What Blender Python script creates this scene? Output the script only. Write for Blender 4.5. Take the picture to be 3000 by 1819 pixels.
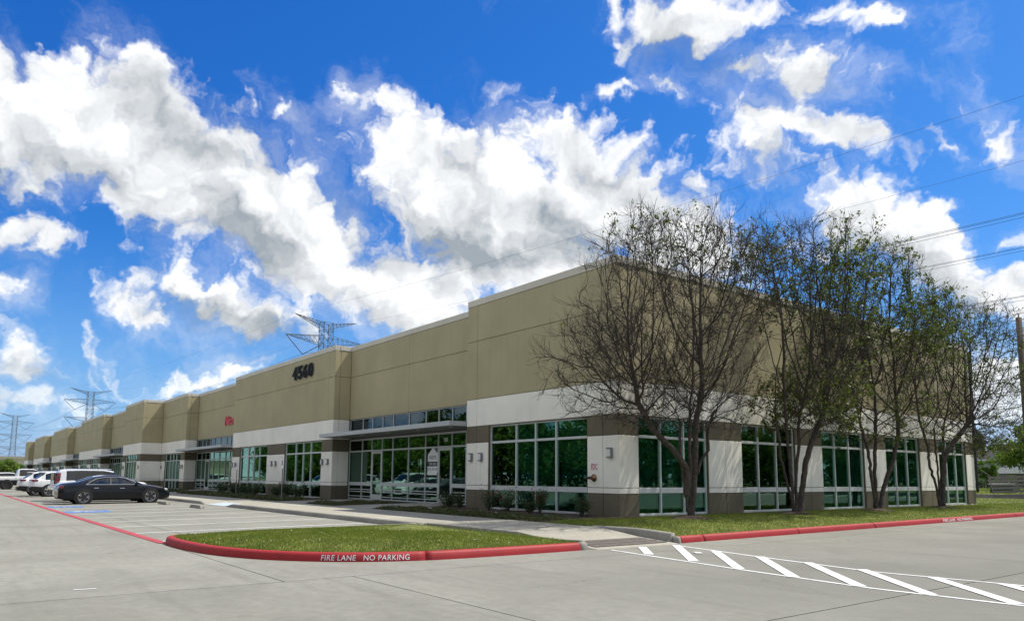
import bpy, bmesh, math, random
import numpy as np
from mathutils import Vector, Matrix

random.seed(7)
for o in list(bpy.data.objects):
    bpy.data.objects.remove(o, do_unlink=True)
SC = bpy.context.scene
COL = SC.collection
R = math.radians

# ------------------------------------------------------------------ camera
CAM = Vector((16.845, -17.176, 1.2235))
YAW, PITCH, ROLL = R(52.595), R(7.104), R(0.387)
_f = Vector((-math.sin(YAW) * math.cos(PITCH), math.cos(YAW) * math.cos(PITCH), math.sin(PITCH)))
_r = Vector((math.cos(YAW), math.sin(YAW), 0.0))
_u = _r.cross(_f)
_r2 = _r * math.cos(ROLL) + _u * math.sin(ROLL)
_u2 = -_r * math.sin(ROLL) + _u * math.cos(ROLL)
cam_data = bpy.data.cameras.new('camera')
cam = bpy.data.objects.new('camera', cam_data)
COL.objects.link(cam)
cam.matrix_world = Matrix(((_r2.x, _u2.x, -_f.x, CAM.x), (_r2.y, _u2.y, -_f.y, CAM.y), (_r2.z, _u2.z, -_f.z, CAM.z), (0, 0, 0, 1)))
cam_data.sensor_width = 36.0
cam_data.lens = 26.19
cam_data.shift_y = 0.0730
cam_data.clip_start = 0.1
cam_data.clip_end = 6000
SC.camera = cam

# ------------------------------------------------------------------ sun, sky, exposure
SUN_DIR = Vector((0.17, 0.60, 1.0)).normalized()          # towards the sun
sun_data = bpy.data.lights.new('sun', 'SUN')
sun_data.energy = 4.2
sun_data.angle = R(0.53)
sun_data.color = (1.0, 0.95, 0.86)
sun = bpy.data.objects.new('sun', sun_data)
COL.objects.link(sun)
sun.rotation_euler = SUN_DIR.to_track_quat('Z', 'Y').to_euler()

SC.view_settings.view_transform = 'Standard'
SC.view_settings.look = 'None'
SC.view_settings.gamma = 1.0
SC.view_settings.use_curve_mapping = False
SC.view_settings.exposure = 0.46

SC.cycles.max_bounces = 6
SC.cycles.diffuse_bounces = 3
SC.cycles.glossy_bounces = 4
SC.cycles.transparent_max_bounces = 14
SC.cycles.use_denoising = True
SC.cycles.sample_clamp_indirect = 6.0
SC.render.film_transparent = False


class NT:
    """small helper for writing node trees"""
    def __init__(self, tree):
        self.t = tree
        self.n = tree.nodes
        self.l = tree.links

    def node(self, typ, **kw):
        nd = self.n.new(typ)
        for k, v in kw.items():
            setattr(nd, k, v)
        return nd

    def put(self, sock, val):
        if isinstance(val, bpy.types.NodeSocket):
            self.l.new(val, sock)
        else:
            sock.default_value = val

    def math(self, op, a, b=0.0, c=0.0, clamp=False):
        nd = self.node('ShaderNodeMath', operation=op, use_clamp=clamp)
        self.put(nd.inputs[0], a)
        self.put(nd.inputs[1], b)
        self.put(nd.inputs[2], c)
        return nd.outputs[0]

    def vmath(self, op, a, b=(0, 0, 0), scale=None):
        nd = self.node('ShaderNodeVectorMath', operation=op)
        self.put(nd.inputs[0], a)
        self.put(nd.inputs[1], b)
        if scale is not None:
            self.put(nd.inputs['Scale'], scale)
        return nd.outputs['Value'] if op in ('DOT_PRODUCT', 'LENGTH') else nd.outputs['Vector']

    def comb(self, x, y, z):
        nd = self.node('ShaderNodeCombineXYZ')
        self.put(nd.inputs[0], x)
        self.put(nd.inputs[1], y)
        self.put(nd.inputs[2], z)
        return nd.outputs[0]

    def noise(self, vec, scale, detail=4.0, rough=0.5, color=False, dist=0.0, dim='3D'):
        nd = self.node('ShaderNodeTexNoise', noise_dimensions=dim)
        if vec is not None:
            self.put(nd.inputs['Vector'], vec)
        nd.inputs['Scale'].default_value = scale
        nd.inputs['Detail'].default_value = detail
        nd.inputs['Roughness'].default_value = rough
        nd.inputs['Distortion'].default_value = dist
        return nd.outputs['Color'] if color else nd.outputs['Fac']

    def ramp(self, val, a, b, lo=0.0, hi=1.0, smooth=True):
        nd = self.node('ShaderNodeMapRange', interpolation_type='SMOOTHSTEP' if smooth else 'LINEAR')
        nd.clamp = True
        self.put(nd.inputs['Value'], val)
        self.put(nd.inputs['From Min'], a)
        self.put(nd.inputs['From Max'], b)
        self.put(nd.inputs['To Min'], lo)
        self.put(nd.inputs['To Max'], hi)
        return nd.outputs['Result']

    def mix(self, fac, a, b, blend='MIX'):
        nd = self.node('ShaderNodeMix', data_type='RGBA', blend_type=blend)
        self.put(nd.inputs[0], fac)
        self.put(nd.inputs[6], a)
        self.put(nd.inputs[7], b)
        return nd.outputs[2]


def rgba(c):
    return (c[0], c[1], c[2], 1.0)


def srgb(r, g, b):
    def lin(v):
        v /= 255.0
        return v / 12.92 if v <= 0.04045 else ((v + 0.055) / 1.055) ** 2.4
    return (lin(r), lin(g), lin(b))


# cumulus banks: (x, y, half length, half width, angle) on a world-fixed stereographic chart of the sky
CLOUDS = [(-0.2714, 0.0823, 0.0519, 0.0363, -8.1), (-0.2269, 0.0894, 0.0365, 0.0326, -30.6), (-0.2047, 0.0538, 0.0807, 0.0388, -34.5), (-0.1443, 0.0323, 0.0676, 0.0347, -35.7), (-0.1169, 0.0009, 0.0681, 0.0217, -25.3), (-0.0811, 0.0922, 0.0237, 0.0117, -36.6), (-0.0593, 0.0725, 0.0363, 0.0236, -28.6), (-0.014, 0.0445, 0.073, 0.045, -14.1), (0.0314, 0.0785, 0.04, 0.0229, -18.9), (0.059, 0.0475, 0.0594, 0.0312, -24.1), (0.0893, 0.0239, 0.0461, 0.0223, -34.0), (0.0054, 0.0018, 0.0744, 0.0272, -9.5), (-0.0634, -0.0123, 0.0463, 0.022, -19.8), (0.1266, 0.0187, 0.0324, 0.0205, -48.6), (-0.1798, -0.0234, 0.0476, 0.0148, -19.3), (-0.2335, -0.0259, 0.0285, 0.0109, -33.7), (-0.2927, 0.0193, 0.0186, 0.01, -16.7), (-0.3049, -0.0155, 0.0104, 0.0095, -24.3), (-0.2999, -0.0533, 0.0208, 0.0137, -31.0), (-0.2577, -0.047, 0.0083, 0.0054, -55.7), (-0.1735, -0.0653, 0.0166, 0.0087, -0.9), (-0.2039, -0.0714, 0.0273, 0.007, 4.1), (-0.0526, -0.0315, 0.0413, 0.0138, -9.8), (-0.2989, -0.0814, 0.0238, 0.0102, -14.4), (-0.2377, -0.0693, 0.0202, 0.0048, -12.7), (0.0929, 0.1505, 0.0482, 0.0135, -14.7), (0.0656, 0.1429, 0.0147, 0.0097, -55.9), (0.1319, 0.1551, 0.0291, 0.0113, -1.9), (0.2067, 0.1529, 0.0302, 0.0086, -12.7), (0.1833, 0.1201, 0.0336, 0.0166, -25.4), (0.1494, 0.1236, 0.0175, 0.0086, 18.4), (0.1624, 0.0885, 0.0288, 0.0116, -12.9), (0.2137, 0.0763, 0.0266, 0.0106, -16.6), (0.1619, 0.0637, 0.028, 0.0111, -15.6), (0.2826, 0.0812, 0.0181, 0.0081, -45.2), (0.2281, 0.0238, 0.051, 0.0246, -21.1), (0.2707, 0.0036, 0.0356, 0.0202, -31.7), (0.3041, -0.0086, 0.0154, 0.0132, -22.0), (-0.1374, 0.0907, 0.014, 0.0056, -23.6), (0.0516, 0.1096, 0.0168, 0.0039, 9.2), (0.2545, 0.0751, 0.0152, 0.0041, -22.2), (0.3043, -0.0718, 0.0361, 0.0281, 3.2), (0.1008, 0.1079, 0.0156, 0.0048, -37.8), (0.2989, 0.0235, 0.0083, 0.0098, -0.4)]

# their shaded undersides
CLOUD_BASES = [(-0.2888, 0.0579, 0.0342, 0.0172, -21.2), (-0.2314, 0.0406, 0.0517, 0.0192, -32.2), (-0.1581, 0.0112, 0.0628, 0.0174, -31.0), (-0.0413, 0.0096, 0.0464, 0.019, -9.4), (0.0271, 0.0236, 0.0465, 0.0214, -14.4), (0.0712, 0.0023, 0.0519, 0.0161, -19.4), (-0.1801, -0.0328, 0.0277, 0.0067, -16.3), (0.2318, 0.0072, 0.0388, 0.0112, -21.0), (0.272, -0.0116, 0.0233, 0.0098, -26.5), (-0.2992, -0.0878, 0.026, 0.0076, -14.6), (-0.2982, -0.0635, 0.0153, 0.0063, -25.5), (0.0989, 0.1365, 0.0306, 0.0069, -14.8)]


def build_world():
    w = bpy.data.worlds.new('World')
    SC.world = w
    w.use_nodes = True
    w.cycles.sampling_method = 'MANUAL'
    w.cycles.sample_map_resolution = 512
    t = NT(w.node_tree)
    t.n.clear()
    sky = t.node('ShaderNodeTexSky', sky_type='NISHITA')
    sky.sun_disc = False
    sky.sun_elevation = math.asin(SUN_DIR.z)
    sky.sun_rotation = math.atan2(SUN_DIR.x, SUN_DIR.y)
    sky.altitude = 20.0
    sky.air_density = 1.0
    sky.dust_density = 0.6
    sky.ozone_density = 2.2
    d = t.node('ShaderNodeTexCoord').outputs['Generated']
    az, el = R(-52.7), R(16)
    c = Vector((math.sin(az) * math.cos(el), math.cos(az) * math.cos(el), math.sin(el)))
    rt = Vector((math.cos(az), -math.sin(az), 0))
    up = rt.cross(c)
    k = t.math('ADD', t.vmath('DOT_PRODUCT', d, c), 1.0)
    k = t.math('MAXIMUM', k, 0.05)
    cx = t.math('DIVIDE', t.vmath('DOT_PRODUCT', d, rt), k)
    cy = t.math('DIVIDE', t.vmath('DOT_PRODUCT', d, up), k)
    p = t.comb(cx, cy, 0.0)
    # ragged outlines: warp the chart
    w1 = t.noise(p, 13.0, 5.0, 0.55, color=True, dim='2D')
    w2 = t.noise(p, 60.0, 4.0, 0.6, color=True, dim='2D')
    warp = t.vmath('ADD', t.vmath('SCALE', t.vmath('SUBTRACT', w1, (0.5, 0.5, 0.5)), scale=0.05),
                   t.vmath('SCALE', t.vmath('SUBTRACT', w2, (0.5, 0.5, 0.5)), scale=0.018))
    q = t.vmath('ADD', p, warp)
    def blobs(lst, vec, grow, k, weight=None):
        acc = None
        for (bx_, by_, rx, ry, a) in lst:
            m = t.node('ShaderNodeMapping', vector_type='TEXTURE')
            t.l.new(vec, m.inputs['Vector'])
            m.inputs['Location'].default_value = (bx_, by_, 0)
            m.inputs['Rotation'].default_value = (0, 0, R(a))
            m.inputs['Scale'].default_value = (rx * grow, ry * grow, 1)
            sep = t.vmath('MULTIPLY', m.outputs[0], (1, 1, 0))
            v = t.math('SUBTRACT', 1.0, t.vmath('LENGTH', sep))
            if weight:
                v = t.math('MULTIPLY', v, weight(ry))
            if acc is None:
                acc = v
            else:
                nd = t.node('ShaderNodeMath', operation='SMOOTH_MAX')
                t.put(nd.inputs[0], acc)
                t.put(nd.inputs[1], v)
                nd.inputs[2].default_value = k
                acc = nd.outputs[0]
        return acc
    field = blobs(CLOUDS, q, 1.12, 0.26, lambda ry: min(1.0, 0.10 + ry / 0.034))
    base = blobs(CLOUD_BASES, q, 1.35, 0.4)
    # rest of the sky, unseen: cloud cover raised to fill the shaded walls
    far = t.ramp(t.vmath('LENGTH', p), 0.34, 0.48)
    fill_cloud = t.math('SUBTRACT', t.noise(d, 2.6, 5.0, 0.55), 0.41)
    fill_cloud = t.math('MULTIPLY', fill_cloud, 3.2)
    field = t.math('MAXIMUM', field, t.math('SUBTRACT', fill_cloud, t.math('MULTIPLY', t.math('SUBTRACT', 1.0, far), 5.0)))
    f1 = t.noise(q, 20.0, 8.0, 0.62, dim='2D')
    f2 = t.noise(t.vmath('ADD', q, (0.0030, 0.0062, 0.0)), 20.0, 5.0, 0.5, dim='2D')
    f1s = t.noise(q, 20.0, 5.0, 0.5, dim='2D')
    g1 = t.noise(q, 11.0, 4.0, 0.5, dim='2D')
    g2 = t.noise(t.vmath('ADD', q, (0.007, 0.015, 0.0)), 11.0, 4.0, 0.5, dim='2D')
    f3 = t.noise(p, 6.5, 2.0, 0.5, dim='2D')
    puf = t.node('ShaderNodeTexVoronoi', feature='SMOOTH_F1', voronoi_dimensions='2D')
    t.put(puf.inputs['Vector'], q)
    puf.inputs['Scale'].default_value = 46.0
    puf.inputs['Detail'].default_value = 2.0
    puf.inputs['Roughness'].default_value = 0.55
    puf.inputs['Smoothness'].default_value = 0.45
    puff = t.math('SUBTRACT', 0.64, puf.outputs['Distance'])
    dens = t.math('ADD', t.math('MULTIPLY', field, 1.55), t.math('MULTIPLY', t.math('SUBTRACT', f1, 0.46), 1.55))
    dens = t.math('ADD', dens, t.math('MULTIPLY', puff, 0.58))
    alpha = t.ramp(dens, -0.12, 0.52)
    # thin veils
    veil = t.ramp(t.math('ADD', t.math('MULTIPLY', field, 0.4), t.noise(q, 14.0, 6.0, 0.68, dim='2D')), 0.36, 0.95, 0.0, 0.55)
    alpha = t.math('MAXIMUM', alpha, veil)
    # light: thick parts grey, edges and sunward sides white
    base = t.math('MAXIMUM', base, t.math('SUBTRACT', t.math('MULTIPLY', field, 0.5), t.math('MULTIPLY', t.math('SUBTRACT', 1.0, far), 0.45)))
    thick = t.ramp(t.math('ADD', base, t.math('MULTIPLY', t.math('SUBTRACT', f3, 0.5), 1.2)), -0.35, 0.75)
    relief = t.math('ADD', t.math('MULTIPLY', t.math('SUBTRACT', g1, g2), 1.9), t.math('MULTIPLY', t.math('SUBTRACT', f1s, f2), 1.7))
    lum = t.math('ADD', t.math('SUBTRACT', 0.88, t.math('MULTIPLY', thick, 0.44)), relief)
    lum = t.math('ADD', lum, t.math('MULTIPLY', puff, 0.22))
    ccol = t.mix(t.ramp(lum, 0.12, 1.0, smooth=False), rgba((0.27, 0.305, 0.34)), rgba((0.775, 0.785, 0.795)))
    low = t.ramp(t.vmath('DOT_PRODUCT', d, (0, 0, 1)), 0.0, 0.16)
    ccol = t.mix(low, rgba((0.66, 0.78, 0.90)), ccol)
    sep = t.node('ShaderNodeSeparateXYZ')
    t.put(sep.inputs[0], t.vmath('SCALE', sky.outputs[0], scale=0.13))
    scol = t.comb(t.math('MULTIPLY', t.math('POWER', sep.outputs[0], 2.1), 0.63),
                  t.math('MULTIPLY', t.math('POWER', sep.outputs[1], 1.23), 0.56),
                  t.math('MULTIPLY', t.math('POWER', sep.outputs[2], 0.83), 0.785))
    hz = t.ramp(t.vmath('DOT_PRODUCT', d, (0, 0, 1)), 0.0, 0.30, 0.42, 0.0)
    scol = t.mix(hz, scol, rgba((0.26, 0.44, 0.66)))
    bg_sky = t.node('ShaderNodeBackground')
    t.put(bg_sky.inputs['Color'], scol)
    bg_sky.inputs['Strength'].default_value = 1.0
    bg_c = t.node('ShaderNodeBackground')
    t.put(bg_c.inputs['Color'], ccol)
    bg_c.inputs['Strength'].default_value = 1.0
    mx = t.node('ShaderNodeMixShader')
    t.put(mx.inputs[0], alpha)
    t.l.new(bg_sky.outputs[0], mx.inputs[1])
    t.l.new(bg_c.outputs[0], mx.inputs[2])
    out = t.node('ShaderNodeOutputWorld')
    t.l.new(mx.outputs[0], out.inputs['Surface'])


build_world()

# ------------------------------------------------------------------ helpers
def link(o, parent=None):
    COL.objects.link(o)
    if parent is not None:
        o.parent = parent
    return o


def empty(name, loc=(0, 0, 0), rz=0.0, label=None, cat=None, group=None, kind=None):
    o = bpy.data.objects.new(name, None)
    o.empty_display_size = 0.2
    o.location = loc
    o.rotation_euler = (0, 0, rz)
    COL.objects.link(o)
    return tag(o, label, cat, group, kind)


def tag(o, label=None, cat=None, group=None, kind=None):
    if label:
        o['label'] = label
    if cat:
        o['category'] = cat
    if group:
        o['group'] = group
    if kind:
        o['kind'] = kind
    return o


class MB:
    """collects geometry for ONE mesh object"""
    def __init__(self):
        self.v = []
        self.f = []
        self.m = []
        self.cur = 0

    def quad(self, a, b, c, d):
        n = len(self.v)
        self.v += [tuple(a), tuple(b), tuple(c), tuple(d)]
        self.f.append((n, n + 1, n + 2, n + 3))
        self.m.append(self.cur)

    def poly(self, pts):
        n = len(self.v)
        self.v += [tuple(p) for p in pts]
        self.f.append(tuple(range(n, n + len(pts))))
        self.m.append(self.cur)

    def box(self, x0, x1, y0, y1, z0, z1):
        n = len(self.v)
        self.v += [(x0, y0, z0), (x1, y0, z0), (x1, y1, z0), (x0, y1, z0), (x0, y0, z1), (x1, y0, z1), (x1, y1, z1), (x0, y1, z1)]
        for f in ((0, 3, 2, 1), (4, 5, 6, 7), (0, 1, 5, 4), (1, 2, 6, 5), (2, 3, 7, 6), (3, 0, 4, 7)):
            self.f.append(tuple(n + i for i in f))
            self.m.append(self.cur)
        return self

    def cbox(self, x0, x1, y0, y1, z0, z1, c=0.008):
        """box with chamfered edges"""
        c = min(c, (x1 - x0) * 0.3, (y1 - y0) * 0.3, (z1 - z0) * 0.3)
        lo, hi = (x0, y0, z0), (x1, y1, z1)
        idx = {}
        for sx in (0, 1):
            for sy in (0, 1):
                for sz in (0, 1):
                    s = (sx, sy, sz)
                    for ax in range(3):
                        p = []
                        for i in range(3):
                            e = hi[i] if s[i] else lo[i]
                            if i != ax:
                                e += -c if s[i] else c
                            p.append(e)
                        idx[(s, ax)] = len(self.v)
                        self.v.append(tuple(p))
        def add(f):
            self.f.append(tuple(f))
            self.m.append(self.cur)
        for ax in range(3):
            b, d = (ax + 1) % 3, (ax + 2) % 3
            for sgn in (0, 1):
                def S(i, j):
                    s = [0, 0, 0]
                    s[ax] = sgn
                    s[b] = i
                    s[d] = j
                    return tuple(s)
                q = [idx[(S(0, 0), ax)], idx[(S(1, 0), ax)], idx[(S(1, 1), ax)], idx[(S(0, 1), ax)]]
                add(q if sgn else q[::-1])
            for i in (0, 1):
                for j in (0, 1):
                    def S2(k):
                        s = [0, 0, 0]
                        s[ax] = k
                        s[b] = i
                        s[d] = j
                        return tuple(s)
                    q = [idx[(S2(0), b)], idx[(S2(1), b)], idx[(S2(1), d)], idx[(S2(0), d)]]
                    add(q if i != j else q[::-1])
        for sx in (0, 1):
            for sy in (0, 1):
                for sz in (0, 1):
                    s = (sx, sy, sz)
                    q = [idx[(s, 0)], idx[(s, 1)], idx[(s, 2)]]
                    add(q if (sx + sy + sz) % 2 else q[::-1])
        return self

    def tube(self, p0, p1, r0, r1=None, n=6, caps=True):
        r1 = r0 if r1 is None else r1
        p0 = Vector(p0)
        p1 = Vector(p1)
        d = (p1 - p0)
        if d.length < 1e-6:
            return self
        d.normalize()
        a = d.orthogonal().normalized()
        b = d.cross(a)
        k = len(self.v)
        for i in range(n):
            t = 2 * math.pi * i / n
            o = a * math.cos(t) + b * math.sin(t)
            self.v.append(tuple(p0 + o * r0))
            self.v.append(tuple(p1 + o * r1))
        for i in range(n):
            j = (i + 1) % n
            self.f.append((k + 2 * i, k + 2 * j, k + 2 * j + 1, k + 2 * i + 1))
            self.m.append(self.cur)
        if caps:
            self.f.append(tuple(k + 2 * i for i in range(n))[::-1])
            self.f.append(tuple(k + 2 * i + 1 for i in range(n)))
            self.m += [self.cur, self.cur]
        return self

    def lathe(self, prof, centre, axis='Z', n=20):
        """profile [(radius, height)] revolved round an axis"""
        k = len(self.v)
        cx, cy, cz = centre
        for i in range(n):
            t = 2 * math.pi * i / n
            c, s = math.cos(t), math.sin(t)
            for r, h in prof:
                if axis == 'Z':
                    self.v.append((cx + r * c, cy + r * s, cz + h))
                elif axis == 'X':
                    self.v.append((cx + h, cy + r * c, cz + r * s))
                else:
                    self.v.append((cx + r * s, cy + h, cz + r * c))
        m = len(prof)
        for i in range(n):
            j = (i + 1) % n
            for q in range(m - 1):
                self.f.append((k + i * m + q, k + j * m + q, k + j * m + q + 1, k + i * m + q + 1))
                self.m.append(self.cur)
        return self

    def mesh(self, name, mats, smooth=False):
        me = bpy.data.meshes.new(name)
        me.from_pydata(self.v, [], self.f)
        if not isinstance(mats, (list, tuple)):
            mats = [mats]
        for m in mats:
            me.materials.append(m)
        if len(mats) > 1:
            me.polygons.foreach_set('material_index', self.m)
        if smooth:
            me.polygons.foreach_set('use_smooth', [True] * len(me.polygons))
        me.update()
        return me

    def build(self, name, mats, parent=None, smooth=False, label=None, cat=None, group=None, kind=None):
        o = bpy.data.objects.new(name, self.mesh(name, mats, smooth))
        link(o, parent)
        return tag(o, label, cat, group, kind)


def np_mesh(name, v, f, mats, mi=None, smooth=False):
    """fast mesh from numpy arrays (all faces with the same number of corners)"""
    me = bpy.data.meshes.new(name)
    v = np.asarray(v, np.float32)
    f = np.asarray(f, np.int32)
    nf, k = f.shape
    me.vertices.add(len(v))
    me.vertices.foreach_set('co', v.ravel())
    me.loops.add(nf * k)
    me.loops.foreach_set('vertex_index', f.ravel())
    me.polygons.add(nf)
    me.polygons.foreach_set('loop_start', np.arange(0, nf * k, k, dtype=np.int32))
    for m in (mats if isinstance(mats, (list, tuple)) else [mats]):
        me.materials.append(m)
    if mi is not None:
        me.polygons.foreach_set('material_index', np.asarray(mi, np.int32))
    if smooth:
        me.polygons.foreach_set('use_smooth', np.ones(nf, bool))
    me.update(calc_edges=True)
    me.validate()
    return me


def np_obj(name, v, f, mats, parent=None, smooth=False, **kw):
    o = bpy.data.objects.new(name, np_mesh(name, v, f, mats, smooth=smooth))
    link(o, parent)
    return tag(o, **kw)


def inst(name, me, parent=None, loc=(0, 0, 0), rot=(0, 0, 0)):
    o = bpy.data.objects.new(name, me)
    o.location = loc
    o.rotation_euler = rot
    return link(o, parent)


def copy_tree(o, parent=None):
    c = o.copy()
    COL.objects.link(c)
    c.parent = parent
    for ch in list(o.children):
        copy_tree(ch, c)
    return c


# ------------------------------------------------------------------ materials
def mat(name, col, rough=0.7, var=0.08, scale=3.0, bump=0.0, bscale=60.0, metallic=0.0, spec=0.5, rand=0.0, hue=None, fine=0.0, coat=0.0):
    m = bpy.data.materials.new(name)
    m.use_nodes = True
    t = NT(m.node_tree)
    bs = t.n['Principled BSDF']
    co = t.node('ShaderNodeTexCoord').outputs['Object']
    c = rgba(col)
    n1 = t.noise(co, scale, 5.0, 0.55)
    dark = tuple(x * (1 - var) for x in col)
    light = tuple(min(1.0, x * (1 + var)) for x in col)
    if hue:
        light = hue
    out = t.mix(t.ramp(n1, 0.28, 0.72), rgba(dark), rgba(light))
    if fine:
        n2 = t.noise(co, scale * 22, 3.0, 0.6)
        out = t.mix(t.ramp(n2, 0.3, 0.7, 0.0, fine), out, rgba(tuple(x * 0.45 for x in col)))
    if rand:
        inf = t.node('ShaderNodeObjectInfo')
        f = t.math('ADD', t.math('MULTIPLY', inf.outputs['Random'], 2 * rand), 1 - rand)
        out = t.vmath('SCALE', out, scale=f)
    t.put(bs.inputs['Base Color'], out)
    bs.inputs['Roughness'].default_value = rough
    bs.inputs['Metallic'].default_value = metallic
    bs.inputs['Specular IOR Level'].default_value = spec
    if coat:
        bs.inputs['Coat Weight'].default_value = coat
        bs.inputs['Coat Roughness'].default_value = 0.03
    if bump:
        b = t.node('ShaderNodeBump')
        b.inputs['Strength'].default_value = bump
        b.inputs['Distance'].default_value = 0.02
        t.put(b.inputs['Height'], t.noise(co, bscale, 4.0, 0.6))
        t.put(bs.inputs['Normal'], b.outputs[0])
    return m


def leaf_mat(name, a, b, rough=0.5, trans=0.35, dry=None):
    m = bpy.data.materials.new(name)
    m.use_nodes = True
    t = NT(m.node_tree)
    bs = t.n['Principled BSDF']
    geo = t.node('ShaderNodeNewGeometry')
    col = t.mix(geo.outputs['Random Per Island'], rgba(a), rgba(b))
    if dry:
        co = t.node('ShaderNodeTexCoord').outputs['Object']
        col = t.mix(t.ramp(t.noise(co, 1.3, 5.0, 0.65), 0.50, 0.74, 0.0, 0.75), col, rgba(dry))
        col = t.mix(t.ramp(t.noise(co, 0.6, 4.0, 0.6, dist=1.0), 0.45, 0.7, 0.0, 0.5), col, t.vmath('MULTIPLY', col, (0.55, 0.75, 0.7)))
    t.put(bs.inputs['Base Color'], col)
    bs.inputs['Roughness'].default_value = rough
    bs.inputs['Specular IOR Level'].default_value = 0.3
    tr = t.node('ShaderNodeBsdfTranslucent')
    t.put(tr.inputs['Color'], t.vmath('MULTIPLY', col, (1.3, 1.5, 0.6)))
    mx = t.node('ShaderNodeMixShader')
    mx.inputs[0].default_value = trans
    t.l.new(bs.outputs[0], mx.inputs[1])
    t.l.new(tr.outputs[0], mx.inputs[2])
    t.l.new(mx.outputs[0], t.n['Material Output'].inputs['Surface'])
    return m


def concrete_mat(name, col, stain=0.28, rand=0.05, streak=True, lane=0.0):
    m = bpy.data.materials.new(name)
    m.use_nodes = True
    t = NT(m.node_tree)
    bs = t.n['Principled BSDF']
    co = t.node('ShaderNodeTexCoord').outputs['Object']
    big = t.noise(co, 0.32, 5.0, 0.6, dist=0.8)
    mid = t.noise(t.vmath('MULTIPLY', co, (1.0, 0.45, 1.0)), 1.6, 6.0, 0.65)
    fin = t.noise(co, 45.0, 3.0, 0.7)
    spk = t.noise(co, 190.0, 2.0, 0.6)
    base = t.mix(t.ramp(big, 0.30, 0.70), rgba(tuple(x * (1 - stain) for x in col)), rgba(tuple(x * 1.16 for x in col)))
    base = t.mix(t.ramp(mid, 0.35, 0.75, 0.0, 0.55), base, rgba((col[0] * 1.06, col[1] * 1.04, col[2] * 0.98)))
    if lane:  # base colour goes darker towards +X and +Y along a noisy edge
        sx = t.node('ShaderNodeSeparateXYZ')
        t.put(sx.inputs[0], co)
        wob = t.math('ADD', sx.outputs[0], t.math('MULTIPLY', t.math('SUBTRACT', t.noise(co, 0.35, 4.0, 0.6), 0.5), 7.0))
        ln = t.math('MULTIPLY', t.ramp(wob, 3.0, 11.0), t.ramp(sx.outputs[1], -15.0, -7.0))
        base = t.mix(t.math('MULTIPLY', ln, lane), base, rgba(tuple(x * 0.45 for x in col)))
    m8 = t.noise(co, 7.0, 5.0, 0.62)
    base = t.mix(t.ramp(m8, 0.32, 0.70, 0.0, 0.42), base, rgba(tuple(x * 0.68 for x in col)))
    blot = t.ramp(t.noise(co, 0.9, 7.0, 0.7, dist=1.5), 0.56, 0.78, 0.0, 0.45)
    base = t.mix(blot, base, rgba(tuple(x * 0.55 for x in col)))
    if streak:
        st = t.ramp(t.noise(t.vmath('MULTIPLY', co, (0.16, 1.8, 1.0)), 1.3, 6.0, 0.62), 0.50, 0.76, 0.0, 0.42)
        base = t.mix(st, base, rgba(tuple(x * 0.60 for x in col)))
    # oil drips, tyre scuffs and hairline cracks
    vor = t.node('ShaderNodeTexVoronoi')
    t.put(vor.inputs['Vector'], t.vmath('ADD', co, t.vmath('SCALE', t.noise(co, 3.0, 3.0, 0.6, color=True), scale=0.25)))
    vor.inputs['Scale'].default_value = 1.1
    drip = t.math('MULTIPLY', t.ramp(vor.outputs['Distance'], 0.0, 0.13, 1.0, 0.0), t.ramp(t.noise(co, 0.7, 2.0, 0.5), 0.50, 0.62))
    base = t.mix(t.math('MULTIPLY', drip, 0.5), base, rgba(tuple(x * 0.35 for x in col)))
    crk = t.node('ShaderNodeTexVoronoi', feature='DISTANCE_TO_EDGE')
    t.put(crk.inputs['Vector'], t.vmath('ADD', co, t.vmath('SCALE', t.noise(co, 1.2, 5.0, 0.65, color=True), scale=1.1)))
    crk.inputs['Scale'].default_value = 0.16
    ck = t.math('MULTIPLY', t.ramp(crk.outputs['Distance'], 0.0, 0.0022, 1.0, 0.0), t.ramp(t.noise(co, 0.25, 2.0, 0.5), 0.5, 0.56))
    base = t.mix(t.math('MULTIPLY', ck, 0.6), base, rgba(tuple(x * 0.3 for x in col)))
    base = t.mix(t.ramp(fin, 0.35, 0.75, 0.0, 0.30), base, rgba(tuple(x * 0.72 for x in col)))
    base = t.mix(t.ramp(spk, 0.62, 0.80, 0.0, 0.5), base, rgba(tuple(x * 0.55 for x in col)))
    inf = t.node('ShaderNodeObjectInfo')
    base = t.vmath('SCALE', base, scale=t.math('ADD', t.math('MULTIPLY', inf.outputs['Random'], 2 * rand), 1 - rand))
    t.put(bs.inputs['Base Color'], base)
    bs.inputs['Roughness'].default_value = 0.95
    bs.inputs['Specular IOR Level'].default_value = 0.06
    b = t.node('ShaderNodeBump')
    b.inputs['Strength'].default_value = 0.35
    b.inputs['Distance'].default_value = 0.006
    t.put(b.inputs['Height'], fin)
    t.put(bs.inputs['Normal'], b.outputs[0])
    return m


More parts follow.
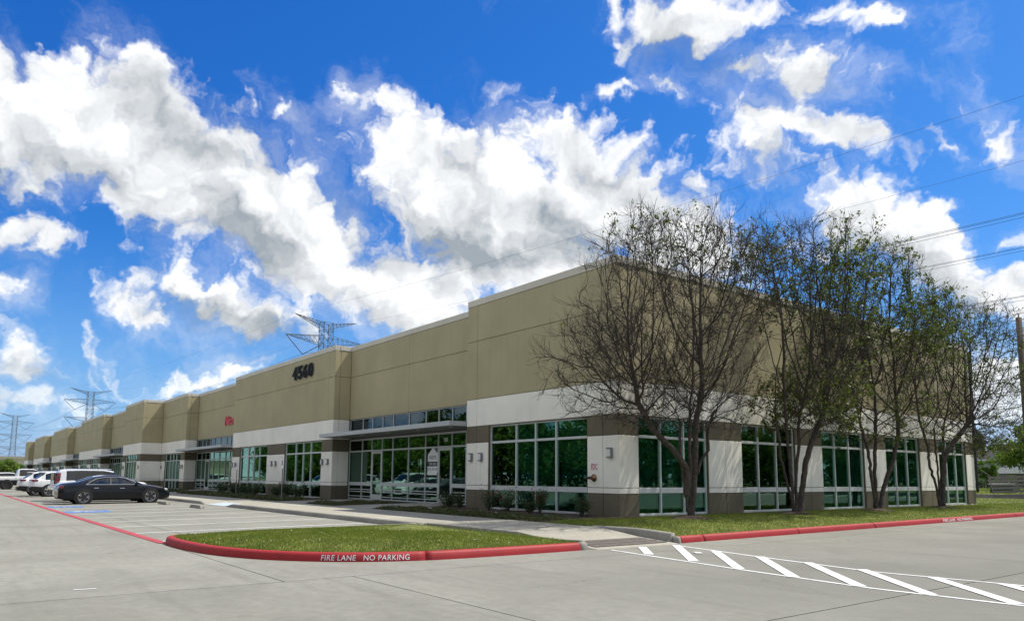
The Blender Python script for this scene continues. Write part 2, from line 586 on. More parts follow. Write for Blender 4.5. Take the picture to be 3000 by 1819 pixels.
def paint_mark_mat(name, col, wear=0.45, lo=0.50, hi=0.72, under=(0.26, 0.255, 0.235)):
    """road paint worn through to the concrete"""
    m = bpy.data.materials.new(name)
    m.use_nodes = True
    t = NT(m.node_tree)
    bs = t.n['Principled BSDF']
    co = t.node('ShaderNodeTexCoord').outputs['Object']
    w = t.ramp(t.math('ADD', t.math('MULTIPLY', t.noise(co, 5.0, 6.0, 0.7), 0.6), t.math('MULTIPLY', t.noise(co, 55.0, 3.0, 0.7), 0.4)), lo, hi, 0.0, wear)
    c = t.mix(t.ramp(t.noise(co, 2.0, 4.0, 0.6), 0.3, 0.7), rgba(tuple(x * 0.86 for x in col)), rgba(col))
    c = t.mix(w, c, rgba(under))
    sc = t.ramp(t.noise(t.vmath('MULTIPLY', co, (1.0, 1.0, 5.0)), 2.6, 6.0, 0.7), 0.56, 0.72, 0.0, 0.55)
    c = t.mix(sc, c, rgba(tuple(x * 0.42 for x in col)))
    t.put(bs.inputs['Base Color'], c)
    bs.inputs['Roughness'].default_value = 0.65
    return m


def glass_mat(name, tint, refl=0.30, gcol=(0.80, 0.95, 0.88), wav=0.02):
    m = bpy.data.materials.new(name)
    m.use_nodes = True
    t = NT(m.node_tree)
    t.n.remove(t.n['Principled BSDF'])
    co = t.node('ShaderNodeTexCoord').outputs['Object']
    b = t.node('ShaderNodeBump')
    b.inputs['Strength'].default_value = wav
    b.inputs['Distance'].default_value = 0.05
    t.put(b.inputs['Height'], t.noise(co, 1.6, 2.0, 0.5))
    tr = t.node('ShaderNodeBsdfTransparent')
    tr.inputs['Color'].default_value = rgba(tint)
    gl = t.node('ShaderNodeBsdfGlossy')
    gl.inputs['Color'].default_value = rgba(gcol)
    gl.inputs['Roughness'].default_value = 0.0
    t.l.new(b.outputs[0], gl.inputs['Normal'])
    fr = t.node('ShaderNodeFresnel')
    fr.inputs['IOR'].default_value = 1.55
    f = t.math('ADD', t.math('MULTIPLY', fr.outputs[0], 0.9), refl, clamp=True)
    mx = t.node('ShaderNodeMixShader')
    t.put(mx.inputs[0], f)
    t.l.new(tr.outputs[0], mx.inputs[1])
    t.l.new(gl.outputs[0], mx.inputs[2])
    t.l.new(mx.outputs[0], t.n['Material Output'].inputs['Surface'])
    return m


def wall_mat(name, col, var=0.07, streak=0.30):
    """painted tilt-up concrete: faint blotches and rain streaks"""
    m = bpy.data.materials.new(name)
    m.use_nodes = True
    t = NT(m.node_tree)
    bs = t.n['Principled BSDF']
    co = t.node('ShaderNodeTexCoord').outputs['Object']
    n1 = t.noise(co, 0.55, 4.0, 0.55)
    base = t.mix(t.ramp(n1, 0.3, 0.7), rgba(tuple(x * (1 - var) for x in col)), rgba(tuple(x * (1 + var * 0.6) for x in col)))
    st = t.ramp(t.noise(t.vmath('MULTIPLY', co, (5.0, 5.0, 0.22)), 1.0, 4.0, 0.6), 0.52, 0.8, 0.0, streak)
    base = t.mix(st, base, rgba(tuple(x * 0.62 for x in col)))
    pt = t.ramp(t.noise(co, 2.3, 5.0, 0.6), 0.58, 0.72, 0.0, 0.10)
    base = t.mix(pt, base, rgba(tuple(min(1.0, x * 1.18) for x in col)))
    inf = t.node('ShaderNodeObjectInfo')
    base = t.vmath('SCALE', base, scale=t.math('ADD', t.math('MULTIPLY', inf.outputs['Random'], 0.03), 0.985))
    t.put(bs.inputs['Base Color'], base)
    bs.inputs['Roughness'].default_value = 0.82
    bs.inputs['Specular IOR Level'].default_value = 0.3
    b = t.node('ShaderNodeBump')
    b.inputs['Strength'].default_value = 0.25
    b.inputs['Distance'].default_value = 0.004
    t.put(b.inputs['Height'], t.noise(co, 70.0, 3.0, 0.6))
    t.put(bs.inputs['Normal'], b.outputs[0])
    return m


M = {}
M['tan'] = wall_mat('tan_wall_paint', (0.42, 0.370, 0.225))
M['white'] = wall_mat('white_wall_paint', (0.89, 0.855, 0.765))
M['dark'] = wall_mat('dark_brown_wall_paint', (0.150, 0.130, 0.090))
M['cap'] = wall_mat('pale_coping_paint', (0.62, 0.58, 0.49))
M['core'] = mat('wall_core', (0.16, 0.145, 0.11), 0.9)
M['roof'] = mat('roof_membrane', (0.5, 0.5, 0.48), 0.9)
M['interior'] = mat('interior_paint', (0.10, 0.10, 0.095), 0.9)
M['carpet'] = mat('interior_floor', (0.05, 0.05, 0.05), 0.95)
M['alu'] = mat('aluminium_frame', (0.55, 0.565, 0.56), 0.42, var=0.03, metallic=0.15)
M['canopy'] = mat('canopy_metal', (0.42, 0.44, 0.44), 0.45, var=0.05, scale=0.8)
M['soffit'] = mat('canopy_soffit', (0.20, 0.20, 0.19), 0.6, var=0.05)
M['glass'] = glass_mat('green_glass', (0.36, 0.69, 0.61), 0.21, gcol=(0.44, 0.76, 0.60))
M['glass_dark'] = glass_mat('dark_green_glass', (0.25, 0.42, 0.37), 0.18, gcol=(0.42, 0.68, 0.56))
M['glass_clear'] = glass_mat('clear_green_glass', (0.50, 0.93, 0.89), 0.06, gcol=(0.50, 0.80, 0.66))
M['glass_high'] = glass_mat('dark_high_glass', (0.22, 0.32, 0.32), 0.12, gcol=(0.36, 0.46, 0.50))
M['blind'] = mat('blind_slats', (0.85, 0.87, 0.83), 0.6, var=0.04)
M['lens'] = mat('lamp_lens', (0.70, 0.71, 0.70), 0.35, var=0.02)
M['bracket'] = mat('lamp_bracket', (0.20, 0.21, 0.21), 0.5, var=0.05)
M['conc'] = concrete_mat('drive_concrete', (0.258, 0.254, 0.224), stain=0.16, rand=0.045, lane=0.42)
M['walk'] = concrete_mat('walk_concrete', (0.37, 0.352, 0.30), stain=0.2, streak=False)
M['joint'] = mat('joint_filler', (0.045, 0.042, 0.038), 0.95)
M['kerb_grey'] = concrete_mat('kerb_concrete', (0.30, 0.29, 0.26), stain=0.35, streak=False)
M['kerb_red'] = paint_mark_mat('red_kerb_paint', (0.33, 0.010, 0.014), 0.75, 0.56, 0.72, under=(0.20, 0.045, 0.04))
M['red_line'] = paint_mark_mat('red_line_paint', (0.42, 0.045, 0.055), 0.55, 0.50, 0.75)
M['white_line'] = paint_mark_mat('white_line_paint', (0.72, 0.725, 0.72), 0.55, 0.53, 0.70)
M['old_line'] = paint_mark_mat('worn_white_paint', (0.72, 0.72, 0.70), 0.45, 0.50, 0.75)
M['blue_line'] = paint_mark_mat('blue_paint', (0.07, 0.20, 0.50), 0.6, 0.45, 0.7)
M['letter_white'] = paint_mark_mat('white_stencil_paint', (0.80, 0.80, 0.80), 0.45, 0.55, 0.74, under=(0.42, 0.05, 0.05))
M['soil'] = mat('soil', (0.060, 0.042, 0.028), 0.98, var=0.4, scale=14, bump=0.6, bscale=40, fine=0.5)
M['mulch'] = mat('mulch', (0.075, 0.046, 0.032), 0.98, var=0.45, scale=20, bump=0.8, bscale=55, fine=0.6)
M['turf'] = mat('turf_thatch', (0.150, 0.165, 0.032), 0.95, var=0.45, scale=1.6, bump=0.5, bscale=60, fine=0.4)
M['grass'] = leaf_mat('grass_blades', (0.105, 0.155, 0.018), (0.22, 0.245, 0.045), 0.6, 0.28, dry=(0.30, 0.26, 0.10))
M['bark'] = mat('crape_myrtle_bark', (0.062, 0.048, 0.037), 0.85, var=0.45, scale=9, bump=0.4, bscale=30, fine=0.3)
M['twig'] = mat('twigs', (0.040, 0.030, 0.024), 0.9, var=0.3)
M['leaf_new'] = leaf_mat('spring_leaves', (0.030, 0.055, 0.012), (0.135, 0.155, 0.028))
M['leaf_mid'] = leaf_mat('tree_leaves', (0.045, 0.10, 0.016), (0.13, 0.22, 0.035))
M['leaf_light'] = leaf_mat('light_tree_leaves', (0.07, 0.13, 0.022), (0.18, 0.25, 0.05))
M['leaf_pine'] = leaf_mat('pine_needles', (0.018, 0.034, 0.014), (0.045, 0.072, 0.026), 0.6, 0.1)
M['leaf_shrub'] = leaf_mat('shrub_leaves', (0.020, 0.040, 0.014), (0.065, 0.095, 0.030), 0.45, 0.15)
M['leaf_cover'] = leaf_mat('ground_cover_leaves', (0.035, 0.055, 0.016), (0.12, 0.125, 0.040), 0.5, 0.15)
M['rose'] = leaf_mat('rose_petals', (0.45, 0.020, 0.05), (0.62, 0.05, 0.10), 0.5, 0.2)
M['stone'] = mat('white_stone', (0.45, 0.43, 0.40), 0.9, var=0.25, scale=12)
M['steel'] = mat('galvanised_steel', (0.20, 0.215, 0.22), 0.5, var=0.12, metallic=0.5)
M['tower'] = mat('tower_steel', (0.10, 0.11, 0.115), 0.6, var=0.1)
M['wire'] = mat('conductor', (0.045, 0.05, 0.055), 0.6)
M['wood_pole'] = mat('pole_wood', (0.085, 0.065, 0.048), 0.9, var=0.3, scale=6, fine=0.4)
M['wood_grey'] = mat('weathered_wood', (0.165, 0.155, 0.140), 0.9, var=0.22, scale=7, bump=0.3, fine=0.3, rand=0.12)
M['sign_white'] = mat('sign_white', (0.78, 0.79, 0.79), 0.5, var=0.03)
M['sign_red'] = mat('sign_red', (0.55, 0.02, 0.025), 0.4, var=0.05)
M['sign_black'] = mat('sign_black', (0.010, 0.011, 0.012), 0.4)
M['sign_navy'] = mat('sign_navy', (0.05, 0.06, 0.10), 0.5)
M['sign_green'] = mat('sign_green', (0.02, 0.16, 0.09), 0.5)
M['digit_face'] = mat('digit_face', (0.016, 0.018, 0.020), 0.8, spec=0.2)
M['digit_rim'] = mat('digit_rim', (0.10, 0.11, 0.11), 0.7)
M['brass'] = mat('weathered_brass', (0.30, 0.17, 0.08), 0.4, metallic=0.7, var=0.2)
M['iron'] = mat('dark_iron', (0.06, 0.035, 0.025), 0.6, var=0.3)
M['black_plastic'] = mat('black_plastic', (0.014, 0.014, 0.015), 0.55)
M['rubber'] = mat('tyre_rubber', (0.018, 0.018, 0.018), 0.85)
M['car_black'] = mat('black_car_paint', (0.004, 0.005, 0.008), 0.25, var=0.02, spec=0.25, coat=0.35)
M['car_white'] = mat('white_car_paint', (0.72, 0.73, 0.74), 0.28, var=0.01, coat=0.7)
M['car_glass'] = mat('car_window_glass', (0.008, 0.010, 0.012), 0.05, spec=0.9)
M['chrome'] = mat('chrome', (0.75, 0.76, 0.78), 0.16, var=0.02, metallic=1.0)
M['rim'] = mat('alloy_rim', (0.62, 0.63, 0.64), 0.25, var=0.03, metallic=0.85)
M['rim_dark'] = mat('dark_rim', (0.03, 0.03, 0.03), 0.4, metallic=0.5)
M['tail_red'] = mat('tail_light_red', (0.16, 0.005, 0.008), 0.12, var=0.05, coat=0.8)
M['head_lamp'] = mat('head_lamp', (0.75, 0.78, 0.80), 0.08, var=0.02, coat=1.0)
M['far_beige'] = mat('far_beige_wall', (0.55, 0.50, 0.38), 0.85)
M['far_tan'] = mat('far_tan_band', (0.36, 0.33, 0.26), 0.85)
M['far_grey'] = mat('far_grey_wall', (0.20, 0.205, 0.20), 0.85)
M['far_white'] = mat('far_white_wall', (0.55, 0.56, 0.57), 0.8)
M['far_ground'] = mat('far_ground', (0.16, 0.17, 0.09), 0.95, var=0.3, scale=0.02)
M['box_green'] = mat('utility_box_green', (0.030, 0.055, 0.045), 0.5)
M['tactile'] = mat('brick_tactile', (0.17, 0.145, 0.128), 0.85, var=0.2, scale=12)

# ------------------------------------------------------------------ ground heights and pavement
def sstep(a, b, x):
    t = min(1.0, max(0.0, (x - a) / (b - a)))
    return t * t * (3 - 2 * t)


def gz(x, y):
    w = sstep(-2.0, 3.0, x)
    zp = -0.25 + 0.07 * min(1.0, max(0.0, (y + 13.2) / 6.8))
    zd = -0.25 + 0.0035 * max(0.0, y + 4.0)
    return zp * (1 - w) + zd * w


def walk_z(y):
    return -0.035 + 0.012 * (y + 6.4)


def sheet(name, x0, x1, y0, y1, step, material, parent=None, dz=0.0, kind=None, fn=gz):
    nx = max(1, int(math.ceil((x1 - x0) / step)))
    ny = max(1, int(math.ceil((y1 - y0) / step)))
    xs = np.linspace(x0, x1, nx + 1)
    ys = np.linspace(y0, y1, ny + 1)
    v = [(x, y, fn(x, y) + dz) for y in ys for x in xs]
    f = [(j * (nx + 1) + i, j * (nx + 1) + i + 1, (j + 1) * (nx + 1) + i + 1, (j + 1) * (nx + 1) + i) for j in range(ny) for i in range(nx)]
    o = np_obj(name, v, f, material, parent)
    return tag(o, kind=kind)


g = MB()
g.quad((-3000, -3000, -0.6), (3000, -3000, -0.6), (3000, 3000, -0.6), (-3000, 3000, -0.6))
g.build('ground', M['far_ground'], kind='structure')

pave = sheet('concrete_pavement', -64, 42, -40, 44, 2.0, M['joint'], dz=-0.035, kind='structure')
XL = [-62.15, -54.55, -46.95, -39.35, -31.75, -24.15, -16.55, -8.95, -1.35]
cells = []
for i in range(len(XL) - 1):
    for (a, b) in ((-36, -24.2), (-24.2, -13.15)):
        cells.append((XL[i], XL[i + 1], a, b))
    cells.append((XL[i], XL[i + 1], -13.15, -12.1))
    cells.append((XL[i], XL[i + 1], -12.1, -6.2))
for (a, b) in ((-36, -24.2), (-24.2, -13.15), (-13.15, -6.0)):
    cells.append((-1.35, 6.3, a, b))
cells.append((2.6, 6.3, -6.0, -3.2))
for (a, b) in ((-3.2, -1.2), (-1.2, 9.7), (9.7, 20.6), (20.6, 31.5), (31.5, 42.4)):
    cells.append((4.9, 6.3, a, b))
XR = [6.3, 12.05, 17.8, 23.55, 29.3, 35.05, 40.8]
YR = [-36, -24.2, -12.1, -1.2, 9.7, 20.6, 31.5, 42.4]
for i in range(len(XR) - 1):
    for j in range(len(YR) - 1):
        cells.append((XR[i], XR[i + 1], YR[j], YR[j + 1]))
J = 0.009
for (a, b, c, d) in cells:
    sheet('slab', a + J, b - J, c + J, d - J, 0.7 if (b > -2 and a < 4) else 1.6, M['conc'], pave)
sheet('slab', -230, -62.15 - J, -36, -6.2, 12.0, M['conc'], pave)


# painted lines follow the ground
def strip(pts, w, dz=0.006, step=0.35):
    mb = MB()
    for (p, q) in zip(pts[:-1], pts[1:]):
        p = Vector((p[0], p[1], 0))
        q = Vector((q[0], q[1], 0))
        L = (q - p).length
        n = max(1, int(L / step))
        d = (q - p) / L
        s = Vector((-d.y, d.x, 0)) * w * 0.5
        for i in range(n):
            a = p + (q - p) * (i / n)
            b = p + (q - p) * ((i + 1) / n)
            c = [a - s, b - s, b + s, a + s]
            mb.quad(*[(e.x, e.y, gz(e.x, e.y) + dz) for e in c])
    return mb


def mark(name, pts, w, material, label, cat, group=None, dz=0.006):
    return strip(pts, w, dz).build(name, material, label=label, cat=cat, group=group)


mark('painted_red_line', [(-1.1, -13.1), (-20, -13.2), (-75, -13.2)], 0.20, M['red_line'],
     'long worn red fire lane line painted along the parking stalls', 'painted line', dz=0.010)
where = ['nearest to the grass island', 'second from the grass island', 'third from the grass island', 'fourth from the grass island',
         'fifth from the grass island', 'sixth from the grass island', 'just right of the blue painted symbol', 'just left of the blue painted symbol']
for i in range(8):
    x = -1.62 - 2.78 * i - (0.1 if i else 0)
    mark('parking_line', [(x, -13.0), (x, -6.6)], 0.13, M['white_line'] if i < 1 else M['old_line'],
         'thin white parking stall line, ' + where[i], 'painted line', 'white stall lines in front of the walkway')
for x, wh in ((-29.4, 'between the white sedan and the tall white SUV'), (-32.2, 'beyond the white SUV with tall red tail lights'), (-37.8, 'in the gap between the two groups of white SUVs'),
              (-43.4, 'between the two rearmost white SUVs'), (-49.0, 'in the empty stalls in front of the white pickup')):
    mark('parking_line', [(x, -13.0), (x, -6.6)], 0.13, M['old_line'],
         'thin white stall line ' + wh, 'painted line', 'white stall lines in front of the walkway')

# hatched crossing
K = 1.0208
def hat(p):
    return (16.845 - K * (16.845 - p[0]), -17.176 + K * (p[1] + 17.176))
mark('crossing_edge_line', [hat((5.65, -4.11)), hat((8.2, -4.70)), hat((10.7, -5.19)), hat((12.64, -5.0)), hat((15.5, -4.9))], 0.085, M['white_line'],
     'upper long white edge line of the hatched crossing', 'painted line')
mark('crossing_edge_line', [hat((5.75, -6.11)), hat((9.52, -6.76)), hat((11.63, -7.03)), hat((13.3, -6.95)), hat((16.0, -6.9))], 0.085, M['white_line'],
     'lower long white edge line of the hatched crossing', 'painted line')
HT = [((5.65, -5.08), (6.83, -6.16)), ((5.80, -4.15), (8.10, -6.40)), ((7.10, -4.50), (9.25, -6.68)), ((8.28, -4.70), (10.36, -6.88)),
      ((9.36, -4.86), (11.44, -7.0)), ((10.44, -5.06), (12.35, -6.98)), ((11.55, -5.10), (13.3, -6.90)), ((12.5, -5.05), (14.3, -6.88)), ((13.5, -5.0), (15.3, -6.86))]
ords = ['first short slanted white bar at the ramp', 'second slanted white bar at the grey kerb corner', 'third slanted white bar', 'fourth slanted white bar', 'fifth slanted white bar',
        'sixth slanted white bar', 'seventh slanted white bar', 'eighth slanted white bar near the right edge', 'ninth slanted white bar outside the right edge']
for i, (a, b) in enumerate(HT):
    mark('crossing_bar', [hat(a), hat(b)], 0.18, M['white_line'], ords[i] + ' of the hatched crossing', 'painted bar', 'slanted bars of the hatched crossing', dz=0.010)
# smear of spilled paint by the second bar
mark('paint_patch', [hat((7.05, -5.02)), hat((7.26, -5.2))], 0.14, M['white_line'], 'small white paint patch beside the second slanted bar', 'paint patch', dz=0.014)
# a short stray dash and blue accessible symbols
mark('painted_dash', [(5.54, -15.66), (5.58, -15.40)], 0.055, M['old_line'], 'short stray white paint dash on the bare drive', 'painted line')


def text_mesh(txt, size, extrude=0.0, offset=0.0, spacing=1.0, shear=0.0, align='LEFT'):
    cu = bpy.data.curves.new('lettering', 'FONT')
    cu.body = txt
    cu.size = size
    cu.extrude = extrude
    cu.offset = offset
    cu.space_character = spacing
    cu.shear = shear
    cu.align_x = align
    cu.resolution_u = 4
    ob = bpy.data.objects.new('lettering', cu)
    COL.objects.link(ob)
    dg = bpy.context.evaluated_depsgraph_get()
    dg.update()
    me = bpy.data.meshes.new_from_object(ob.evaluated_get(dg))
    bpy.data.objects.remove(ob, do_unlink=True)
    bpy.data.curves.remove(cu)
    return me


def blue_symbol(x0, x1, y0, y1, label):
    mb = MB()
    n = 6
    for i in range(n):
        ya, yb = y0 + (y1 - y0) * i / n, y0 + (y1 - y0) * (i + 1) / n
        mb.quad((x0, ya, gz(x0, ya) + 0.006), (x1, ya, gz(x1, ya) + 0.006), (x1, yb, gz(x1, yb) + 0.006), (x0, yb, gz(x0, yb) + 0.006))
    o = mb.build('blue_parking_symbol', M['blue_line'], label=label, cat='parking symbol', group='blue accessible parking symbols')
    # wheelchair figure, lying on the square, read from the drive
    w = MB()
    cx, cy = (x0 + x1) / 2, (y0 + y1) / 2
    z = gz(cx, cy) + 0.014
    for i in range(14):
        a0, a1 = R(150 + 250 * i / 14), R(150 + 250 * (i + 1) / 14)
        for r0, r1 in ((0.30, 0.38),):
            w.quad((cx + r0 * math.cos(a0), cy - 0.12 + r0 * math.sin(a0), z), (cx + r1 * math.cos(a0), cy - 0.12 + r1 * math.sin(a0), z),
                   (cx + r1 * math.cos(a1), cy - 0.12 + r1 * math.sin(a1), z), (cx + r0 * math.cos(a1), cy - 0.12 + r0 * math.sin(a1), z))
    w.poly([(cx + 0.10 * math.cos(a) - 0.08, cy + 0.5 + 0.10 * math.sin(a), z) for a in [2 * math.pi * i / 12 for i in range(12)]])
    for (xa, ya, xb, yb) in ((-0.12, 0.38, -0.04, -0.05), (-0.04, -0.05, 0.26, -0.08), (0.26, -0.08, 0.38, -0.42), (-0.08, 0.2, 0.2, 0.16)):
        d = Vector((xb - xa, yb - ya, 0)).normalized()
        s = Vector((-d.y, d.x, 0)) * 0.045
        w.quad((cx + xa - s.x, cy + ya - s.y, z), (cx + xb - s.x, cy + yb - s.y, z), (cx + xb + s.x, cy + yb + s.y, z), (cx + xa + s.x, cy + ya + s.y, z))
    w.build('wheelchair_figure', M['white_line'], o)


blue_symbol(-18.9, -17.1, -13.0, -11.4, 'blue painted wheelchair symbol beside the red line, nearest to the camera')
blue_symbol(-24.6, -22.9, -13.0, -11.6, 'worn blue painted wheelchair symbol behind the black sedan')


# ------------------------------------------------------------------ kerbs
def smooth_line(pts, step=0.15):
    P = [Vector((p[0], p[1])) for p in pts]
    out = []
    for i in range(len(P) - 1):
        p0, p1, p2, p3 = P[max(i - 1, 0)], P[i], P[i + 1], P[min(i + 2, len(P) - 1)]
        n = max(2, int((p2 - p1).length / step))
        for k in range(n):
            t = k / n
            out.append(0.5 * ((2 * p1) + (p2 - p0) * t + (2 * p0 - 5 * p1 + 4 * p2 - p3) * t * t + (3 * p1 - p0 - 3 * p2 + p3) * t ** 3))
    out.append(P[-1])
    return out


def line_frames(line):
    s = 0.0
    fr = []
    for i, p in enumerate(line):
        a = line[max(i - 1, 0)]
        b = line[min(i + 1, len(line) - 1)]
        d = (b - a).normalized()
        if i:
            s += (p - line[i - 1]).length
        fr.append((s, p, Vector((-d.y, d.x))))       # left normal = inward
    return fr


KP = [(0.0, -0.08), (0.0, 0.0), (0.012, 0.06), (0.026, 0.115), (0.045, 0.14), (0.075, 0.152), (0.12, 0.155), (0.17, 0.153), (0.185, 0.14), (0.188, -0.08)]


def kerb(name, pts, parent, material, breaks=(), mats=None, zf=gz, hscale=None, inner_sign=1):
    fr = line_frames(smooth_line(pts))
    L = fr[-1][0]
    cuts = [0.0] + [b for b in breaks if 0 < b < L] + [L]
    for k in range(len(cuts) - 1):
        a, b = cuts[k] + (0.006 if k else 0), cuts[k + 1] - (0.006 if k < len(cuts) - 2 else 0)
        seg = [frame_at(fr, a)] + [f for f in fr if a + 0.01 < f[0] < b - 0.01] + [frame_at(fr, b)]
        v, f = [], []
        m = len(KP)
        for (s, p, n) in seg:
            z0 = zf(p.x, p.y)
            h = hscale(s) if hscale else 1.0
            for (o, z) in KP:
                q = p + n * o * inner_sign
                v.append((q.x, q.y, z0 + (z * h if z > 0 else z)))
        for i in range(len(seg) - 1):
            for j in range(m - 1):
                q = (i * m + j, (i + 1) * m + j, (i + 1) * m + j + 1, i * m + j + 1)
                f.append(q if inner_sign > 0 else q[::-1])
        mb = MB()
        mb.v = v
        mb.f = f + [tuple(range(m)), tuple(range((len(seg) - 1) * m, len(seg) * m))[::-1]]
        mb.m = [0] * len(mb.f)
        o = mb.build('kerb_section', mats[k] if mats else material, parent, smooth=True)
    return fr


def frame_at(fr, s):
    for i in range(len(fr) - 1):
        if fr[i][0] <= s <= fr[i + 1][0] + 1e-9:
            t = (s - fr[i][0]) / max(1e-9, fr[i + 1][0] - fr[i][0])
            return (s, fr[i][1].lerp(fr[i + 1][1], t), fr[i][2].lerp(fr[i + 1][2], t).normalized())
    return fr[-1]


ISL = [(-1.62, -6.5), (-1.66, -9.5), (-1.66, -12.2), (-1.45, -12.85), (-0.95, -13.1), (0.3, -13.14), (1.8, -12.98), (2.95, -12.62), (3.72, -12.16), (4.32, -11.6), (4.72, -11.0),
       (4.98, -10.35), (5.13, -9.6), (5.19, -8.4), (5.22, -7.2), (5.22, -6.25)]
island_kerb = empty('island_kerb', kind='structure')
fr_isl = line_frames(smooth_line(ISL))
def s_near(fr, x, y):
    return min(fr, key=lambda f: (f[1].x - x) ** 2 + (f[1].y - y) ** 2)[0]
b0 = s_near(fr_isl, -1.5, -12.75)
b1 = s_near(fr_isl, 5.05, -10.1)
b2 = fr_isl[-1][0] - 0.20
kerb('kerb', ISL, island_kerb, M['kerb_red'], breaks=(b0, b1, b2), mats=[M['kerb_grey'], M['kerb_red'], M['kerb_red'], M['kerb_grey']])

SIDE = [(5.24, -3.42), (5.22, 0), (5.18, 10), (5.12, 20), (5.1, 30), (5.1, 44)]
side_kerb = empty('side_kerb', kind='structure')
fr_side = kerb('kerb', SIDE, side_kerb, M['kerb_red'], breaks=(0.12, 0.95, 5.0, 9.2, 15.6, 20.6, 26.0, 32.0),
               mats=[M['kerb_grey']] + [M['kerb_red']] * 8)


def split_letters(me, material, root, name='letter', fn=None):
    """every loose piece of a lettering mesh becomes a part of its own"""
    n = len(me.vertices)
    par = list(range(n))
    def find(i):
        while par[i] != i:
            par[i] = par[par[i]]
            i = par[i]
        return i
    for p in me.polygons:
        vs = list(p.vertices)
        for q in vs[1:]:
            a, b = find(vs[0]), find(q)
            if a != b:
                par[a] = b
    groups = {}
    for p in me.polygons:
        groups.setdefault(find(p.vertices[0]), []).append(tuple(p.vertices))
    out = []
    for fs in groups.values():
        ids = sorted({i for f in fs for i in f})
        mp = {i: k for k, i in enumerate(ids)}
        mb = MB()
        mb.v = [tuple(me.vertices[i].co) if fn is None else fn(me.vertices[i].co) for i in ids]
        mb.f = [tuple(mp[i] for i in f) for f in fs]
        mb.m = [0] * len(fs)
        out.append(mb.build(name, material, root))
    bpy.data.meshes.remove(me)
    return out


def kerb_text(fr, s0, length, txt, label, h=0.092, base=0.026):
    me = text_mesh(txt, 0.13, offset=0.0008, spacing=1.08, shear=0.06)
    xs = [v.co.x for v in me.vertices]
    ys = [v.co.y for v in me.vertices]
    kx = length / (max(xs) - min(xs))
    ky = h / (max(ys) - min(ys))
    x0, y0 = min(xs), min(ys)
    bm = bmesh.new()
    bm.from_mesh(me)
    bmesh.ops.triangulate(bm, faces=bm.faces)
    bm.to_mesh(me)
    bm.free()
    for v in me.vertices:
        s, p, n = frame_at(fr, s0 + (v.co.x - x0) * kx)
        z = base + (v.co.y - y0) * ky
        inward = float(np.interp(z, [k[1] for k in KP[1:5]], [k[0] for k in KP[1:5]])) - 0.004
        q = p + n * inward
        v.co = (q.x, q.y, gz(p.x, p.y) + z)
    root = empty('kerb_lettering', (0, 0, 0), label=label, cat='lettering', group='FIRE LANE NO PARKING stencils on the red kerbs')
    split_letters(me, M['letter_white'], root)
    return root


s_t = s_near(fr_isl, 4.19, -11.74)
kerb_text(fr_isl, s_t, 1.56, 'FIRE LANE   NO PARKING', 'white FIRE LANE NO PARKING stencil on the red island kerb')
kerb_text(fr_side, 14.0, 2.4, 'FIRE LANE   NO PARKING', 'small white FIRE LANE NO PARKING stencil on the red side kerb')

# grey return kerb beside the ramp, growing out of the walk
RET = [(2.4, -3.46), (3.6, -3.48), (5.05, -3.5)]
ret_kerb = empty('ramp_kerb', kind='structure')
kerb('kerb', RET, ret_kerb, M['kerb_grey'], zf=lambda x, y: walk_z(-3.5) - 0.012 - 0.19 * sstep(2.5, 5.2, x), hscale=lambda s: 0.15 + 1.05 * sstep(0, 2.3, s))
RET2 = [(3.9, -6.1), (5.03, -6.13)]
kerb('kerb', RET2[::-1], ret_kerb, M['kerb_grey'], zf=lambda x, y: -0.05 - 0.17 * sstep(2.9, 5.2, x), hscale=lambda s: 1.0 - 0.8 * sstep(0, 1.1, s))

# walkway kerb along the stalls, with a gap for the curb ramp
walk_kerb = empty('walk_kerb', kind='structure')
KZ = lambda x, y: gz(min(x, -2.2), y)
kerb('kerb', [(-62, -6.42), (-45, -6.42), (-23.6, -6.42)], walk_kerb, M['kerb_grey'], breaks=(9, 18, 27, 34), zf=KZ)
kerb('kerb', [(-23.6, -6.42), (-22.4, -6.42)], walk_kerb, M['kerb_grey'], zf=KZ, hscale=lambda s: 1.0 - 0.93 * sstep(0, 1.2, s))
kerb('kerb', [(-19.4, -6.42), (-18.2, -6.42)], walk_kerb, M['kerb_grey'], zf=KZ, hscale=lambda s: 0.07 + 0.93 * sstep(0, 1.2, s))
kerb('kerb', [(-18.2, -6.42), (-9, -6.42), (-1.5, -6.42)], walk_kerb, M['kerb_grey'], breaks=(5.0, 9.5, 13.6), zf=KZ)


# ------------------------------------------------------------------ walkway
def slab4(c, parent, material, name='slab', depth=0.14, ch=0.012):
    """slab from four top corners (x, y, z), counter-clockwise, with eased edges"""
    mb = MB()
    c = [Vector(p) for p in c]
    ctr = sum(c, Vector()) / 4
    def inset(p, k):
        d = ctr - p
        d.z = 0
        return p + d.normalized() * k
    top = [inset(p, ch * 1.4) for p in c]
    mid = [p - Vector((0, 0, ch)) for p in c]
    bot = [p - Vector((0, 0, depth)) for p in c]
    mb.quad(*top)
    for i in range(4):
        j = (i + 1) % 4
        mb.quad(mid[i], mid[j], top[j], top[i])
        mb.quad(bot[i], bot[j], mid[j], mid[i])
    return mb.build(name, material, parent)


walk = empty('walkway', kind='structure')
def wz(x, y):
    return walk_z(y)
def walk_rect(x0, x1, y0, y1, z=None):
    z = z or wz
    slab4([(x0, y0, z(x0, y0)), (x1, y0, z(x1, y0)), (x1, y1, z(x1, y1)), (x0, y1, z(x0, y1))], walk, M['walk'])
YB, YF = -3.52, -6.235
xs = [-62, -56, -50, -44, -38, -32, -27.5, -24.0]
for a, b in zip(xs[:-1], xs[1:]):
    walk_rect(a + 0.006, b - 0.006, YF, YB)
